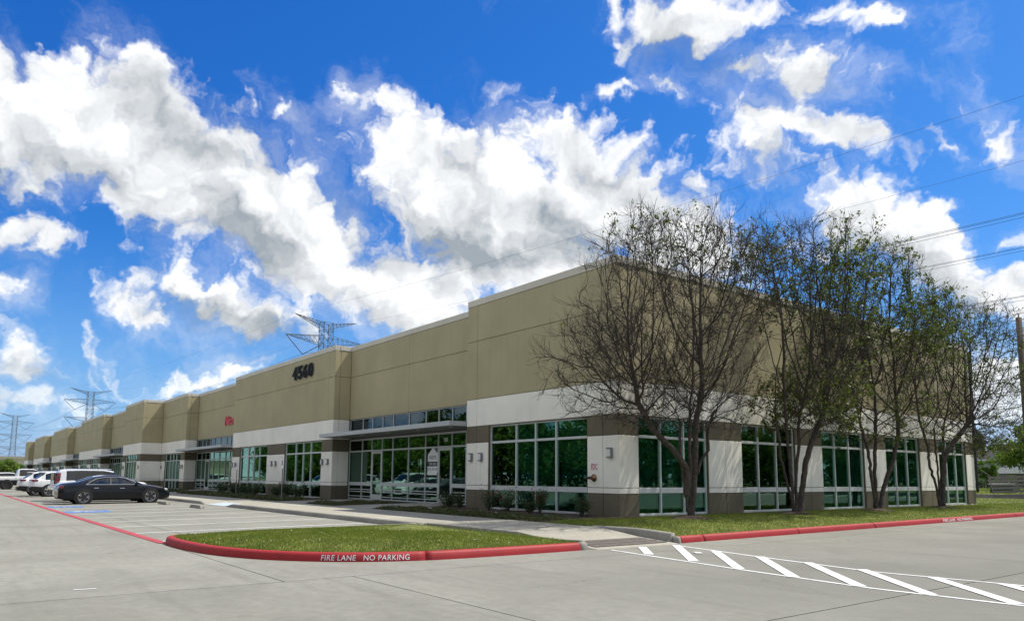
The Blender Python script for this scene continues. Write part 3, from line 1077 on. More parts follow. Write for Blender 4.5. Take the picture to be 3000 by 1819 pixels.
# curb ramp
def rampz(x, y):
    return walk_z(y) - 0.135 * sstep(-5.0, -6.4, y)
walk_rect(-23.99, -17.81, -5.0, YB)
slab4([(-22.4, -6.42, KZ(-22, -6.42) + 0.012), (-19.4, -6.42, KZ(-19, -6.42) + 0.012), (-19.4, -5.01, walk_z(-5.01)), (-22.4, -5.01, walk_z(-5.01))], walk, M['walk'], 'ramp_slab')
slab4([(-23.99, -6.2, walk_z(-6.2)), (-22.41, -6.42, KZ(-22, -6.42) + 0.012), (-22.41, -5.01, walk_z(-5.01)), (-23.99, -5.01, walk_z(-5.01))], walk, M['walk'], 'ramp_flare')
slab4([(-19.39, -6.42, KZ(-19, -6.42) + 0.012), (-17.81, -6.2, walk_z(-6.2)), (-17.81, -5.01, walk_z(-5.01)), (-19.39, -5.01, walk_z(-5.01))], walk, M['walk'], 'ramp_flare')
slab4([(-22.2, -6.36, KZ(-22, -6.4) + 0.024), (-19.6, -6.36, KZ(-19, -6.4) + 0.024), (-19.6, -5.5, walk_z(-5.5) - 0.045), (-22.2, -5.5, walk_z(-5.5) - 0.045)], walk,
      mat('pale_blue_ramp_paint', (0.42, 0.50, 0.58), 0.8, var=0.15, scale=6), 'painted_ramp_panel', depth=0.02, ch=0.002)
xs = [-17.8, -14.2, -10.6, -7.0, -3.9, -1.5]
for a, b in zip(xs[:-1], xs[1:]):
    walk_rect(a + 0.006, b - 0.006, YF, YB)
walk_rect(-1.494, 0.9, -6.12, YB)
walk_rect(0.912, 2.7, -6.12, YB)
# corner ramp down to the drive
def corner_z(x, y):
    return walk_z(y) * (1 - sstep(2.4, 5.3, x)) + (-0.243) * sstep(2.4, 5.3, x)
slab4([(2.712, -6.1, corner_z(2.712, -6.1)), (4.15, -6.1, corner_z(4.15, -6.1)), (4.15, -3.5, corner_z(4.15, -3.5)), (2.712, -3.5, corner_z(2.712, -3.5))], walk, M['walk'], 'ramp_slab')
slab4([(4.16, -6.1, corner_z(4.16, -6.1)), (5.34, -6.1, -0.238), (5.34, -3.5, -0.238), (4.16, -3.5, corner_z(4.16, -3.5))], walk, M['walk'], 'ramp_slab')
# tactile plate: rows of small bricks
tact = MB()
nx, ny = 9, 22
for i in range(nx):
    for j in range(ny):
        x0 = 4.22 + 0.9 * i / nx
        y0 = -5.92 + 2.25 * j / ny
        zc = corner_z(4.16, -5) + (-0.238 - corner_z(4.16, -5)) * (x0 + 0.05 - 4.16) / 1.18
        tact.box(x0 + 0.006, x0 + 0.9 / nx - 0.006, y0 + 0.006, y0 + 2.25 / ny - 0.006, zc - 0.03, zc + 0.014 + 0.003 * ((i * 7 + j * 3) % 3))
tag(tact.build('tactile_brick', M['tactile'], walk), kind='stuff')
# paths to the doors
for (a, b) in ((-13.6, -10.3), (-20.4, -17.2), (-51.6, -48.4), (-44.6, -41.4)):
    slab4([(a, YB + 0.012, walk_z(YB)), (b, YB + 0.012, walk_z(YB)), (b, 0.9, 0.07), (a, 0.9, 0.07)], walk, M['walk'], 'door_path_slab')

# ------------------------------------------------------------------ planting beds and lawns
beds = empty('planting_bed', kind='structure')
def bed(x0, x1, y0, y1):
    mb = MB()
    n = max(2, int((x1 - x0) / 0.4))
    m = 8
    rr = random.Random(int(x0 * 10) + 5)
    pts = [[(x0 + (x1 - x0) * i / n, y0 + (y1 - y0) * j / m, -0.045 + 0.075 * j / m + (rr.random() * 0.05 if 0 < j < m else 0)) for j in range(m + 1)] for i in range(n + 1)]
    for i in range(n):
        for j in range(m):
            mb.quad(pts[i][j], pts[i + 1][j], pts[i + 1][j + 1], pts[i][j + 1])
    mb.build('mulch', M['mulch'], beds)
for (a, b) in ((-10.3, 0.75), (-17.2, -13.6), (-41.4, -20.4), (-48.4, -44.6), (-61.8, -51.6)):
    bed(a, b, -3.52, 1.0 if a > -60 else 0.0)


def grass_tufts(samples, name, parent, hmin, hmax, wid, seed, lean=0.5):
    """single bent blades (two triangles) on an array of points"""
    rg = np.random.default_rng(seed)
    n = len(samples)
    ang = rg.uniform(0, 2 * np.pi, n)
    h = rg.uniform(hmin, hmax, n)
    w = rg.uniform(0.6, 1.3, n) * wid
    la = rg.uniform(0, 2 * np.pi, n)
    le = rg.uniform(0.1, 1.0, n) * lean * h
    dx, dy = np.cos(ang) * w, np.sin(ang) * w
    b = samples
    v = np.empty((n, 4, 3))
    v[:, 0] = b - np.stack([dx, dy, np.zeros(n)], 1)
    v[:, 1] = b + np.stack([dx, dy, np.zeros(n)], 1)
    v[:, 2] = b + np.stack([dx * 0.6 + np.cos(la) * le * 0.4, dy * 0.6 + np.sin(la) * le * 0.4, h * 0.62], 1)
    v[:, 3] = b + np.stack([np.cos(la) * le, np.sin(la) * le, h], 1)
    k = np.arange(n)[:, None] * 4
    f = np.concatenate([k + np.array([[0, 1, 2]]), k + np.array([[0, 2, 3]])], 0)
    return np_obj(name, v.reshape(-1, 3), f, M['grass'], parent, kind='stuff')


def leaf_quads0(C, size, rg_):
    n = len(C)
    a = rg_.uniform(0, 6.28, n)
    s_ = (size * rg_.uniform(0.5, 1.2, n))
    V = np.empty((n, 4, 3))
    for i in range(4):
        V[:, i] = C + np.column_stack([np.cos(a + i * 1.57) * s_, np.sin(a + i * 1.57) * s_ * 0.7, rg_.uniform(-0.006, 0.006, n)])
    return V.reshape(-1, 3), (np.arange(n) * 4)[:, None] + np.array([[0, 1, 2, 3]])


# island turf: rings shrinking to a crown
inner = [f[1] + f[2] * 0.17 for f in fr_isl]
inner = inner[::2] + [Vector((5.03, -6.2)), Vector((3.9, -6.14)), Vector((1.5, -6.16)), Vector((-1.43, -6.2))]
ctr = Vector((1.9, -9.2))
def isl_h(k):
    return -0.135 + 0.20 * (1 - k ** 2.6)
mb = MB()
rings = [1.0, 0.93, 0.84, 0.7, 0.5, 0.25, 0.02]
vv = []
for k in rings:
    for p in inner:
        q = ctr + (p - ctr) * k
        vv.append((q.x, q.y, isl_h(k) + (gz(p.x, p.y) + 0.25) * 0.4))
N = len(inner)
ff = []
for a in range(len(rings) - 1):
    for i in range(N):
        j = (i + 1) % N
        ff.append((a * N + i, a * N + j, (a + 1) * N + j, (a + 1) * N + i))
island = np_obj('island_lawn', vv, ff, M['turf'], smooth=True, kind='structure')
rg = np.random.default_rng(3)
inn = np.array([[p.x, p.y] for p in inner])
def isl_samples(n, kmax=1.0):
    i = rg.integers(0, N, n)
    t = rg.random(n)
    edge = inn[i] * (1 - t)[:, None] + inn[(i + 1) % N] * t[:, None]
    k = np.sqrt(rg.random(n)) * kmax
    seg = np.hypot(*(inn[(i + 1) % N] - inn[i]).T)
    q = np.array(ctr)[None] + (edge - np.array(ctr)[None]) * k[:, None]
    z = -0.135 + 0.20 * (1 - k ** 2.6)
    return np.column_stack([q, z - 0.004])
S1 = isl_samples(75000)
grass_tufts(S1, 'grass', island, 0.022, 0.055, 0.0045, 5)
# shaggy fringe over the kerb
k = rg.random(4200)
ii = rg.integers(0, N, 4200)
ed = inn[ii] * (1 - k)[:, None] + inn[(ii + 1) % N] * k[:, None]
cc = np.array(ctr)[None]
ed = cc + (ed - cc) * rg.uniform(0.97, 1.0, 4200)[:, None]
grass_tufts(np.column_stack([ed, np.full(4200, -0.125)]), 'grass_fringe', island, 0.03, 0.075, 0.005, 6, lean=0.9)

# petals and dry leaves scattered on the turf
pl = isl_samples(160)
v, f = leaf_quads0(pl + np.array([[0, 0, 0.045]]), 0.022, rg)
np_obj('fallen_leaves', v, f, M['stone'], island, kind='stuff')

# lawn beside and behind the building
def lawn_z(x, y):
    zk = gz(5.0, y) + 0.135
    if x > 1.8:
        t = (x - 1.8) / (5.03 - 1.8)
        return 0.055 * (1 - t ** 1.5) + zk * t ** 1.5
    return 0.012 + 0.043 * sstep(0.0, 1.8, x)
lawn = sheet('side_lawn', 0.02, 5.04, -3.36, 27.2, 0.4, M['turf'], kind='structure', fn=lambda x, y: lawn_z(x, y) - 0.055 * sstep(-2.2, -3.4, y) * (1 - sstep(2.5, 5, x)))
sheet('turf', -30, 5.04, 27.2, 44, 1.5, M['turf'], lawn, fn=lambda x, y: lawn_z(max(x, 0.5), min(y, 27)) - 0.004)
xy = np.column_stack([rg.uniform(0.05, 5.05, 90000), -3.38 + 30.5 * rg.random(90000) ** 1.35])
z = np.array([lawn_z(a, b) - 0.055 * sstep(-2.2, -3.4, b) * (1 - sstep(2.5, 5, a)) for a, b in xy])
grass_tufts(np.column_stack([xy, z - 0.004]), 'grass', lawn, 0.02, 0.055, 0.0058, 8)
xy = np.column_stack([rg.uniform(-8, 5.05, 16000), rg.uniform(27, 43, 16000)])
z = np.array([lawn_z(max(a, 0.5), 27) for a, b in xy])
grass_tufts(np.column_stack([xy, z - 0.008]), 'grass', lawn, 0.02, 0.06, 0.012, 9)

# ------------------------------------------------------------------ the long office and warehouse building
ZR, ZC, ZU, ZW, ZD, ZB, ZG, ZP = 8.558, 8.289, 6.80, 4.402, 3.300, 2.635, 0.937, 0.749
BLD = empty('office_warehouse', (0, 0, 0), label='long tan and white tilt-up office warehouse with green glass windows and flat parapet', cat='building')
GAP = 0.009


class Face:
    """maps (along, out, up) on a facade to world: out is positive INTO the wall"""
    def __init__(self, origin, along, inward):
        self.o = Vector(origin)
        self.a = Vector(along)
        self.n = Vector(inward)

    def p(self, s, d, z):
        q = self.o + self.a * s + self.n * d
        return (q.x, q.y, z)

    def span(self, s0, s1, d0, d1):
        a = self.p(s0, d0, 0)
        b = self.p(s1, d1, 0)
        return min(a[0], b[0]), max(a[0], b[0]), min(a[1], b[1]), max(a[1], b[1])


def piece(F, name, s0, s1, z0, z1, material, d0=0.0, d1=0.07, c=0.010, gap=GAP, parent=BLD):
    x0, x1, y0, y1 = F.span(s0 + gap, s1 - gap, d0, d1)
    return MB().cbox(x0, x1, y0, y1, z0 + gap, z1 - gap, c).build(name, material, parent)


_pane_mesh = {}
def pane(F, s0, s1, z0, z1, d, material, parent):
    w, h = round(s1 - s0, 3), round(z1 - z0, 3)
    horiz = abs(F.a.x) > 0.5
    key = (w, h, horiz, material.name)
    if key not in _pane_mesh:
        mb = MB()
        if horiz:
            mb.box(-w / 2, w / 2, -0.004, 0.004, -h / 2, h / 2)
        else:
            mb.box(-0.004, 0.004, -w / 2, w / 2, -h / 2, h / 2)
        _pane_mesh[key] = mb.mesh('pane', material)
    p = F.p((s0 + s1) / 2, d, (z0 + z1) / 2)
    o = bpy.data.objects.new('pane', _pane_mesh[key])
    o.location = p
    return link(o, parent)


def bars(F, mb, s0, s1, z0, z1, d0, d1, c=0.006):
    x0, x1, y0, y1 = F.span(s0, s1, d0, d1)
    mb.cbox(x0, x1, y0, y1, z0, z1, c)


def window(F, cuts, z0=0.03, z1=3.285, blinds=0.0, fine=True, d=0.09, dark=()):
    """punched window: frame with mullions, three rows of panes, optional blinds inside"""
    fm = MB()
    s0, s1 = cuts[0], cuts[-1]
    m = 0.032
    bars(F, fm, s0, s0 + 0.055, z0, z1, d, d + 0.11)
    bars(F, fm, s1 - 0.055, s1, z0, z1, d, d + 0.11)
    for s in cuts[1:-1]:
        bars(F, fm, s - m, s + m, z0 + 0.07, z1 - 0.055, d - 0.012, d + 0.11)
    bars(F, fm, s0 + 0.056, s1 - 0.056, z1 - 0.055, z1, d, d + 0.11)
    bars(F, fm, s0 + 0.056, s1 - 0.056, z0, z0 + 0.075, d - 0.01, d + 0.11)
    rows = ((z0 + 0.075, 0.765), (0.945, 2.575), (2.665, z1 - 0.055))
    for (a, b) in zip(cuts[:-1], cuts[1:]):
        l = a + (0.055 if a == s0 else m) + 0.001
        r = b - (0.055 if b == s1 else m) - 0.001
        bars(F, fm, l, r, 0.765, 0.945, d + 0.005, d + 0.10)
        bars(F, fm, l, r, 2.575, 2.665, d + 0.005, d + 0.10)
    fr = fm.build('window', M['alu'], BLD)
    for k, (a, b) in enumerate(zip(cuts[:-1], cuts[1:])):
        l = a + (0.055 if a == s0 else m)
        r = b - (0.055 if b == s1 else m)
        for (za, zb) in rows:
            pane(F, l, r, za, zb, d + 0.06, M['glass_dark'] if k in dark else (M['glass_clear'] if blinds else M['glass']), fr)
    # sill and head in the wall
    if blinds:
        bl = MB()
        n = int((z1 - z0 - 0.15) / 0.055)
        for (a, b) in zip(cuts[:-1], cuts[1:]):
            a2, b2 = a + 0.05, b - 0.05
            for i in range(n):
                z = z0 + 0.1 + i * 0.055
                bl.quad(F.p(a2, d + 0.165, z), F.p(b2, d + 0.165, z), F.p(b2, d + 0.185, z + 0.044), F.p(a2, d + 0.185, z + 0.044))
        tag(bl.build('blind', M['blind'], fr), kind='stuff')
    # reveals round the opening (jambs and sill of the wall)
    jb = MB()
    for (a, b) in ((s0 - 0.03, s0), (s1, s1 + 0.03)):
        bars(F, jb, a, b, z0 - 0.02, z1 + 0.02, 0.02, d + 0.16, 0.003)
    bars(F, jb, s0 - 0.03, s1 + 0.03, z0 - 0.10, z0 - 0.001, 0.02, d + 0.16, 0.003)
    bars(F, jb, s0 - 0.03, s1 + 0.03, z1 + 0.001, z1 + 0.03, 0.02, d + 0.16, 0.003)
    jb.build('window_reveal', M['dark'], fr)
    return fr


def wall_lamp(F, s, z=2.06):
    mb = MB()
    bars(F, mb, s - 0.10, s + 0.10, z - 0.15, z + 0.15, -0.02, -0.0, 0.004)
    bars(F, mb, s - 0.11, s + 0.11, z + 0.125, z + 0.165, -0.115, -0.021, 0.006)
    bars(F, mb, s - 0.11, s + 0.11, z - 0.165, z - 0.125, -0.115, -0.021, 0.006)
    bars(F, mb, s + 0.085, s + 0.11, z - 0.124, z + 0.124, -0.112, -0.021, 0.004)
    o = mb.build('wall_lamp', M['bracket'], BLD)
    ln = MB()
    bars(F, ln, s - 0.10, s + 0.084, z - 0.124, z + 0.124, -0.105, -0.021, 0.012)
    ln.build('lamp_lens', M['lens'], o)
    return o


def segs(a, b, js):
    c = [a] + sorted(j for j in js if a + 0.05 < j < b - 0.05) + [b]
    return list(zip(c[:-1], c[1:]))


def block(F, s0, s1, wins, joints, detail=True, lamps=(), blinds=(), dark=()):
    """one wall block in bands; wins = list of mullion lists"""
    # core behind the joints (leaves the windows open)
    core = MB()
    edges = [s0] + [e for w in wins for e in (w[0] - 0.02, w[-1] + 0.02)] + [s1]
    bars(F, core, s0 + 0.012, s1 - 0.012, ZD + 0.03, ZC, 0.071, 0.26, 0.002)
    for i in range(0, len(edges), 2):
        bars(F, core, edges[i] + 0.012, edges[i + 1] - 0.012, -0.4, ZD + 0.02, 0.071, 0.26, 0.002)
    core.build('wall_core', M['core'], BLD)
    for (a, b) in segs(s0, s1, joints):
        piece(F, 'upper_wall_panel', a, b, ZU, ZC, M['tan'], gap=GAP)
        piece(F, 'upper_wall_panel', a, b, ZW, ZU, M['tan'])
        piece(F, 'white_wall_panel', a, b, ZD, ZW, M['white'])
    for i in range(0, len(edges), 2):
        for (a, b) in segs(edges[i], edges[i + 1], joints):
            piece(F, 'dark_band_panel', a, b, ZB, ZD, M['dark'], d0=0.006)
            piece(F, 'pier_panel', a, b, ZG, ZB, M['white'])
            piece(F, 'pier_panel', a, b, ZP, ZG, M['white'])
            piece(F, 'base_panel', a, b, -0.4, ZP, M['dark'], d0=0.006)
    for k, w in enumerate(wins):
        window(F, w, blinds=blinds[k] if k < len(blinds) else 0.0, dark=dark[k] if k < len(dark) else ())
    for s in lamps:
        wall_lamp(F, s)
    piece(F, 'parapet_cap', s0, s1, ZC, ZR, M['cap'], d0=-0.02, d1=0.30, gap=0.002)


def storefront(F, s0, s1, yd):
    """glazed recess: clerestory, canopy, entrance doors; s grows to +X"""
    c = (s0 + s1) / 2
    piece(F, 'upper_wall_panel', s0, c, ZU, ZC, M['tan'])
    piece(F, 'upper_wall_panel', c, s1, ZU, ZC, M['tan'])
    piece(F, 'upper_wall_panel', s0, c, ZW, ZU, M['tan'])
    piece(F, 'upper_wall_panel', c, s1, ZW, ZU, M['tan'])
    core = MB()
    bars(F, core, s0, s1, ZW, ZC, 0.071, 0.26, 0.002)
    core.build('wall_core', M['core'], BLD)
    piece(F, 'parapet_cap', s0, s1, ZC, ZR, M['cap'], d0=-0.02, d1=0.30, gap=0.002)
    w = (s1 - s0) / 13.2
    rel = [0.0, 1.56, 2.70, 3.86, 5.0, 6.6, 8.2, 9.34, 10.5, 11.64, 13.2]
    xs = [s0 + r * w for r in rel]
    # clerestory
    fm = MB()
    for s in xs:
        l = max(s - 0.025, s0)
        r = min(s + 0.025, s1)
        bars(F, fm, l, r, 3.55, ZW - 0.04, 0.06, 0.16)
    bars(F, fm, s0 + 0.026, s1 - 0.026, ZW - 0.039, ZW, 0.055, 0.16)
    bars(F, fm, s0 + 0.026, s1 - 0.026, 3.545, 3.60, 0.055, 0.158)
    fr = fm.build('clerestory', M['alu'], BLD)
    for a, b in zip(xs[:-1], xs[1:]):
        pane(F, a + 0.025, b - 0.025, 3.60, ZW - 0.04, 0.11, M['glass_high'], fr)
    # entrance glazing
    fm = MB()
    doors = (2, 7)
    for i, s in enumerate(xs):
        l = max(s - 0.028, s0)
        r = min(s + 0.028, s1)
        bars(F, fm, l, r, 0.05, 3.20, 0.05, 0.16)
    bars(F, fm, s0 + 0.03, s1 - 0.03, 3.201, 3.29, 0.045, 0.16)
    sf = None
    for i, (a, b) in enumerate(zip(xs[:-1], xs[1:])):
        l, r = a + 0.029, b - 0.029
        bars(F, fm, l, r, 2.585, 2.665, 0.055, 0.15)
        if i not in doors:
            bars(F, fm, l, r, 0.79, 0.965, 0.05, 0.15)
            for z in (0.56, 0.44, 0.20):
                bars(F, fm, l, r, z, z + 0.045, 0.02, 0.06)
            bars(F, fm, l, r, 0.05, 0.11, 0.055, 0.15)
    sf = fm.build('storefront', M['alu'], BLD)
    for i, (a, b) in enumerate(zip(xs[:-1], xs[1:])):
        l, r = a + 0.028, b - 0.028
        pane(F, l, r, 2.665, 3.20, 0.10, M['glass_dark'], sf)
        if i not in doors:
            pane(F, l, r, 0.965, 2.585, 0.10, M['glass_dark'] if i in (0, 1, 6) else M['glass'], sf)
            pane(F, l, r, 0.11, 0.79, 0.10, M['glass'], sf)
        else:
            dm = MB()
            bars(F, dm, l + 0.004, l + 0.10, 0.07, 2.575, 0.06, 0.12)
            bars(F, dm, r - 0.10, r - 0.004, 0.07, 2.575, 0.06, 0.12)
            bars(F, dm, l + 0.101, r - 0.101, 2.46, 2.575, 0.06, 0.12)
            bars(F, dm, l + 0.101, r - 0.101, 0.07, 0.34, 0.06, 0.12)
            door = dm.build('door', M['alu'], BLD)
            pane(F, l + 0.10, r - 0.10, 0.34, 2.46, 0.09, M['glass_dark'], door)
            hm = MB()
            hs = r - 0.06 if i == 2 else l + 0.06
            q = F.p(hs, -0.02, 1.0)
            q2 = F.p(hs, -0.02, 1.45)
            hm.tube(q, q2, 0.016, n=8)
            for z in (1.03, 1.42):
                hm.tube(F.p(hs, -0.02, z), F.p(hs, 0.06, z), 0.012, n=6)
            hm.build('door_handle', M['bracket'], door)
    # canopy with fascia, soffit and downlights
    cm = MB()
    yf = -0.80 - yd                      # facade-local: 0.80 m proud of the blocks
    bars(F, cm, s0 + 0.03, s1 - 0.06, 3.34, 3.542, yf, yf + 0.12, 0.012)
    bars(F, cm, s1 - 0.18, s1 - 0.06, 3.34, 3.542, yf + 0.121, 0.04, 0.012)
    bars(F, cm, s0 + 0.03, s0 + 0.15, 3.34, 3.542, yf + 0.121, 0.04, 0.012)
    can = cm.build('canopy', M['canopy'], BLD)
    so = MB()
    bars(F, so, s0 + 0.15, s1 - 0.18, 3.37, 3.45, yf + 0.121, 0.04, 0.004)
    so.build('soffit', M['soffit'], can)
    for k in range(5):
        dl = MB()
        s = s0 + (s1 - s0) * (k + 0.35) / 4.75
        q = F.p(s, yf + 0.75, 3.37)
        dl.lathe([(0.0, -0.012), (0.075, -0.012), (0.09, -0.004), (0.09, 0.0)], q, 'Z', 14)
        dl.build('downlight', M['lens'], can)


def ret_wall(x, y0, y1, low=True):
    """return wall facing +X at the end of a block"""
    F = Face((x, y0, 0), (0, 1, 0), (-1, 0, 0))
    L = y1 - y0
    j = 0.34 if L < 1.3 else None
    for (a, b) in (segs(0.0, L, [j]) if j else [(0.0, L)]):
        piece(F, 'return_wall_panel', a, b, ZU, ZC, M['tan'])
        piece(F, 'return_wall_panel', a, b, ZW, ZU, M['tan'])
        piece(F, 'return_wall_panel', a, b, ZD, ZW, M['white'])
        piece(F, 'return_wall_panel', a, b, ZB, ZD, M['dark'], d0=0.006)
        piece(F, 'return_wall_panel', a, b, ZG, ZB, M['white'])
        piece(F, 'return_wall_panel', a, b, ZP, ZG, M['white'])
        piece(F, 'return_wall_panel', a, b, -0.4, ZP, M['dark'], d0=0.006)
    core = MB()
    bars(F, core, 0.072, L + 0.25, -0.4, ZC, 0.071, 0.26, 0.002)
    core.build('wall_core', M['core'], BLD)
    piece(F, 'parapet_cap', 0.298, L + 0.08, ZC + 0.003, ZR - 0.004, M['cap'], d0=-0.018, d1=0.28, gap=0.002)


def w4(l, r):
    w = r - l
    return [l, l + w * 0.296, l + w * 0.5, l + w * 0.704, r]


DR, DS = 0.98, -1.825
X1, X2, X3, X4, X5 = -8.68, -21.9, -39.6, -53.07, -61.87
X6, X7, X8, X9, X10, X11, X12, X13, X14 = -70.77, -84.18, -101.65, -114.9, -132.8, -146.1, -163.6, -176.2, -184.0
F0 = Face((0, 0, 0), (1, 0, 0), (0, 1, 0))
F0r = Face((0, DR, 0), (1, 0, 0), (0, 1, 0))
F1 = Face((0, DS, 0), (1, 0, 0), (0, 1, 0))
F1r = Face((0, DS + DR, 0), (1, 0, 0), (0, 1, 0))
def full(F, a, b, **k):
    block(F, a, b, [w4(a + 1.73, a + 7.37), w4(b - 7.18, b - 1.5)], [a + 0.85, (a + b) / 2 - 0.7, (a + b) / 2, (a + b) / 2 + 0.7, b - 0.72],
          lamps=(a + 0.2, a + 0.92, (a + b) / 2 - 0.45, (a + b) / 2 + 0.27, b - 1.25, b - 0.5), **k)
block(F0, X1, 0.0, [w4(-7.12, -1.48)], [-7.96, -0.72], lamps=(-8.30, -7.60, -0.36), blinds=(1.0,), dark=((0,),))
full(F0, X3, X2)
block(F0, X5, X4, [w4(X4 - 7.18, X4 - 1.5)], [X5 + 0.8, X4 - 0.72], lamps=(X5 + 0.45, X4 - 1.25, X4 - 0.5))
block(F1, X6, X5, [w4(X6 + 1.6, X6 + 7.2)], [X6 + 0.8, X5 - 0.72], lamps=(X6 + 0.3, X6 + 1.0, X5 - 0.6))
full(F1, X8, X7)
full(F1, X10, X9)
full(F1, X12, X11)
block(F1, X14, X13, [w4(X13 - 6.9, X13 - 1.5)], [X13 - 0.72])
for (F, a, b, yd) in ((F0r, X2, X1, DR), (F0r, X4, X3, DR), (F1r, X7, X6, DR), (F1r, X9, X8, DR), (F1r, X11, X10, DR), (F1r, X13, X12, DR)):
    storefront(F, a, b, yd)
for (x, y0, y1) in ((X2, 0, DR), (X4, 0, DR), (X5, DS, 0.0), (X7, DS, DS + DR), (X9, DS, DS + DR), (X11, DS, DS + DR), (X13, DS, DS + DR)):
    ret_wall(x, y0, y1)
# left ends of the blocks (face -X, seen only in reflections)
for (x, y0) in ((X1, 0), (X3, 0), (X6, DS), (X8, DS), (X10, DS), (X12, DS), (X14, DS)):
    MB().cbox(x + 0.02, x + 0.25, y0 + 0.30, (y0 + DR + 0.2) if x != X14 else 27, -0.4, ZR - 0.01, 0.004).build('side_wall_core', M['core'], BLD)

# the narrow side facing the drive
YE = 27.0
FS = Face((0, 0, 0), (0, 1, 0), (-1, 0, 0))
def w3(l, r):
    return [l, l + (r - l) * 0.318, l + (r - l) * 0.655, r]
side_wins = [w3(0.95, 4.5), w3(6.5, 10.0), w3(12.0, 15.42), w3(17.4, 20.75), w3(22.85, 26.0)]
block(FS, 0.0, YE, side_wins, [5.5, 11.07, 16.45, 21.85], blinds=(1.0, 0, 1.0, 1.0, 1.0), dark=((), (0, 1, 2), (), (), ()))
MB().cbox(-0.26, -0.03, YE - 0.3, YE - 0.02, -0.4, ZR, 0.003).build('corner_post', M['core'], BLD)
# dark downpipe at the far corner
MB().tube((0.05, YE + 0.08, 0.65), (0.05, YE + 0.08, 8.2), 0.07, n=8).build('downpipe', M['black_plastic'], BLD)
# back wall, roof decks, floor, ceilings and inner partitions
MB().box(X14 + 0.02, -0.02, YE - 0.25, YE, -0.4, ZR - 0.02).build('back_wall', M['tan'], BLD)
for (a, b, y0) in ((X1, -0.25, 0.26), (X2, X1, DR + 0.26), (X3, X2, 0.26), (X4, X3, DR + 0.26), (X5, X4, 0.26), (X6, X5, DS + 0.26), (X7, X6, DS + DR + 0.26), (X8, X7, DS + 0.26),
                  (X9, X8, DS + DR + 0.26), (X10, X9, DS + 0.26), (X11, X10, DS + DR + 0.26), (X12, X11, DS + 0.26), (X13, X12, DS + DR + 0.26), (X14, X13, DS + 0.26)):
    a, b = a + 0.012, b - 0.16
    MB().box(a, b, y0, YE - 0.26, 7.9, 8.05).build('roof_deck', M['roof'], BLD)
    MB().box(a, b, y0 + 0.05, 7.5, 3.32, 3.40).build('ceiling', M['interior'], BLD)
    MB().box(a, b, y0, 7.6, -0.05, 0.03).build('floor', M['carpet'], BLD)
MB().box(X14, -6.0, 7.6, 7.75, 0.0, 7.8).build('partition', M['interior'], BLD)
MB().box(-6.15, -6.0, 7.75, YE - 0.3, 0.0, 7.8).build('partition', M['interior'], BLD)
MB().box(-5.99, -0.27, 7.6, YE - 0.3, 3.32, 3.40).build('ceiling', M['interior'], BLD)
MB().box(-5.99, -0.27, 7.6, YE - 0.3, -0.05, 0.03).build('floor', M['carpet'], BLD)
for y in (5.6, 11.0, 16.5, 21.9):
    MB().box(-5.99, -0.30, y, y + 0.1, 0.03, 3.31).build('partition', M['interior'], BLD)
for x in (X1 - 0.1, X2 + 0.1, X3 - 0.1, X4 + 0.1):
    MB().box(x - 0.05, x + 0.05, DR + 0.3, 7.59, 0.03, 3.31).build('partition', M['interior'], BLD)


# ------------------------------------------------------------------ signs on the building
def facade_sign(txt, x, z, height, width, y, material, name, label, cat, part, extrude=0.05, offset=0.02, rim=None):
    me = text_mesh(txt, 1.0, extrude=extrude, offset=offset)
    xs = [v.co.x for v in me.vertices]
    ys = [v.co.y for v in me.vertices]
    kx = width / (max(xs) - min(xs))
    ky = height / (max(ys) - min(ys))
    x0, y0 = min(xs), min(ys)
    root = empty(name, (x, y, z), label=label, cat=cat)
    split_letters(me, material, root, part, fn=lambda c: ((c.x - x0) * kx, -(c.z + extrude) , (c.y - y0) * ky))
    return root


def seven_digits():
    root = empty('building_number', (-28.02, -0.005, 7.15), label='dark raised street number 4560 high on the tan wall', cat='number sign')
    adv = [0.0, 0.83, 1.65, 2.47]
    for ch, ax in zip('4560', adv):
        for (mt, off, ex, pn, dep) in ((M['digit_rim'], 0.03, 0.025, 'digit_rim', 0.03), (M['digit_face'], 0.022, 0.03, 'digit', 0.085)):
            me = text_mesh(ch, 1.0, extrude=ex, offset=off)
            xs = [v.co.x for v in me.vertices]
            ys = [v.co.y for v in me.vertices]
            kx, ky = 0.64 / (max(xs) - min(xs)), 0.80 / (max(ys) - min(ys))
            g_ = 0.05 if pn == 'digit_rim' else 0.0
            x0, y0 = min(xs), min(ys)
            kx *= (0.64 + g_) / 0.64
            ky *= (0.80 + g_) / 0.80
            for v in me.vertices:
                v.co = (ax + (v.co.x - x0) * kx + g_ * 0.2, -(dep + v.co.z), (v.co.y - y0) * ky - g_ / 2)
            me.materials.append(mt)
            inst(pn, me, root)
seven_digits()
facade_sign('Nitoi', -44.85, 5.28, 0.70, 2.45, DR - 0.006, M['sign_red'], 'red_letter_sign', 'red raised letters on the tan recess wall beyond the block', 'letter sign', 'letter')

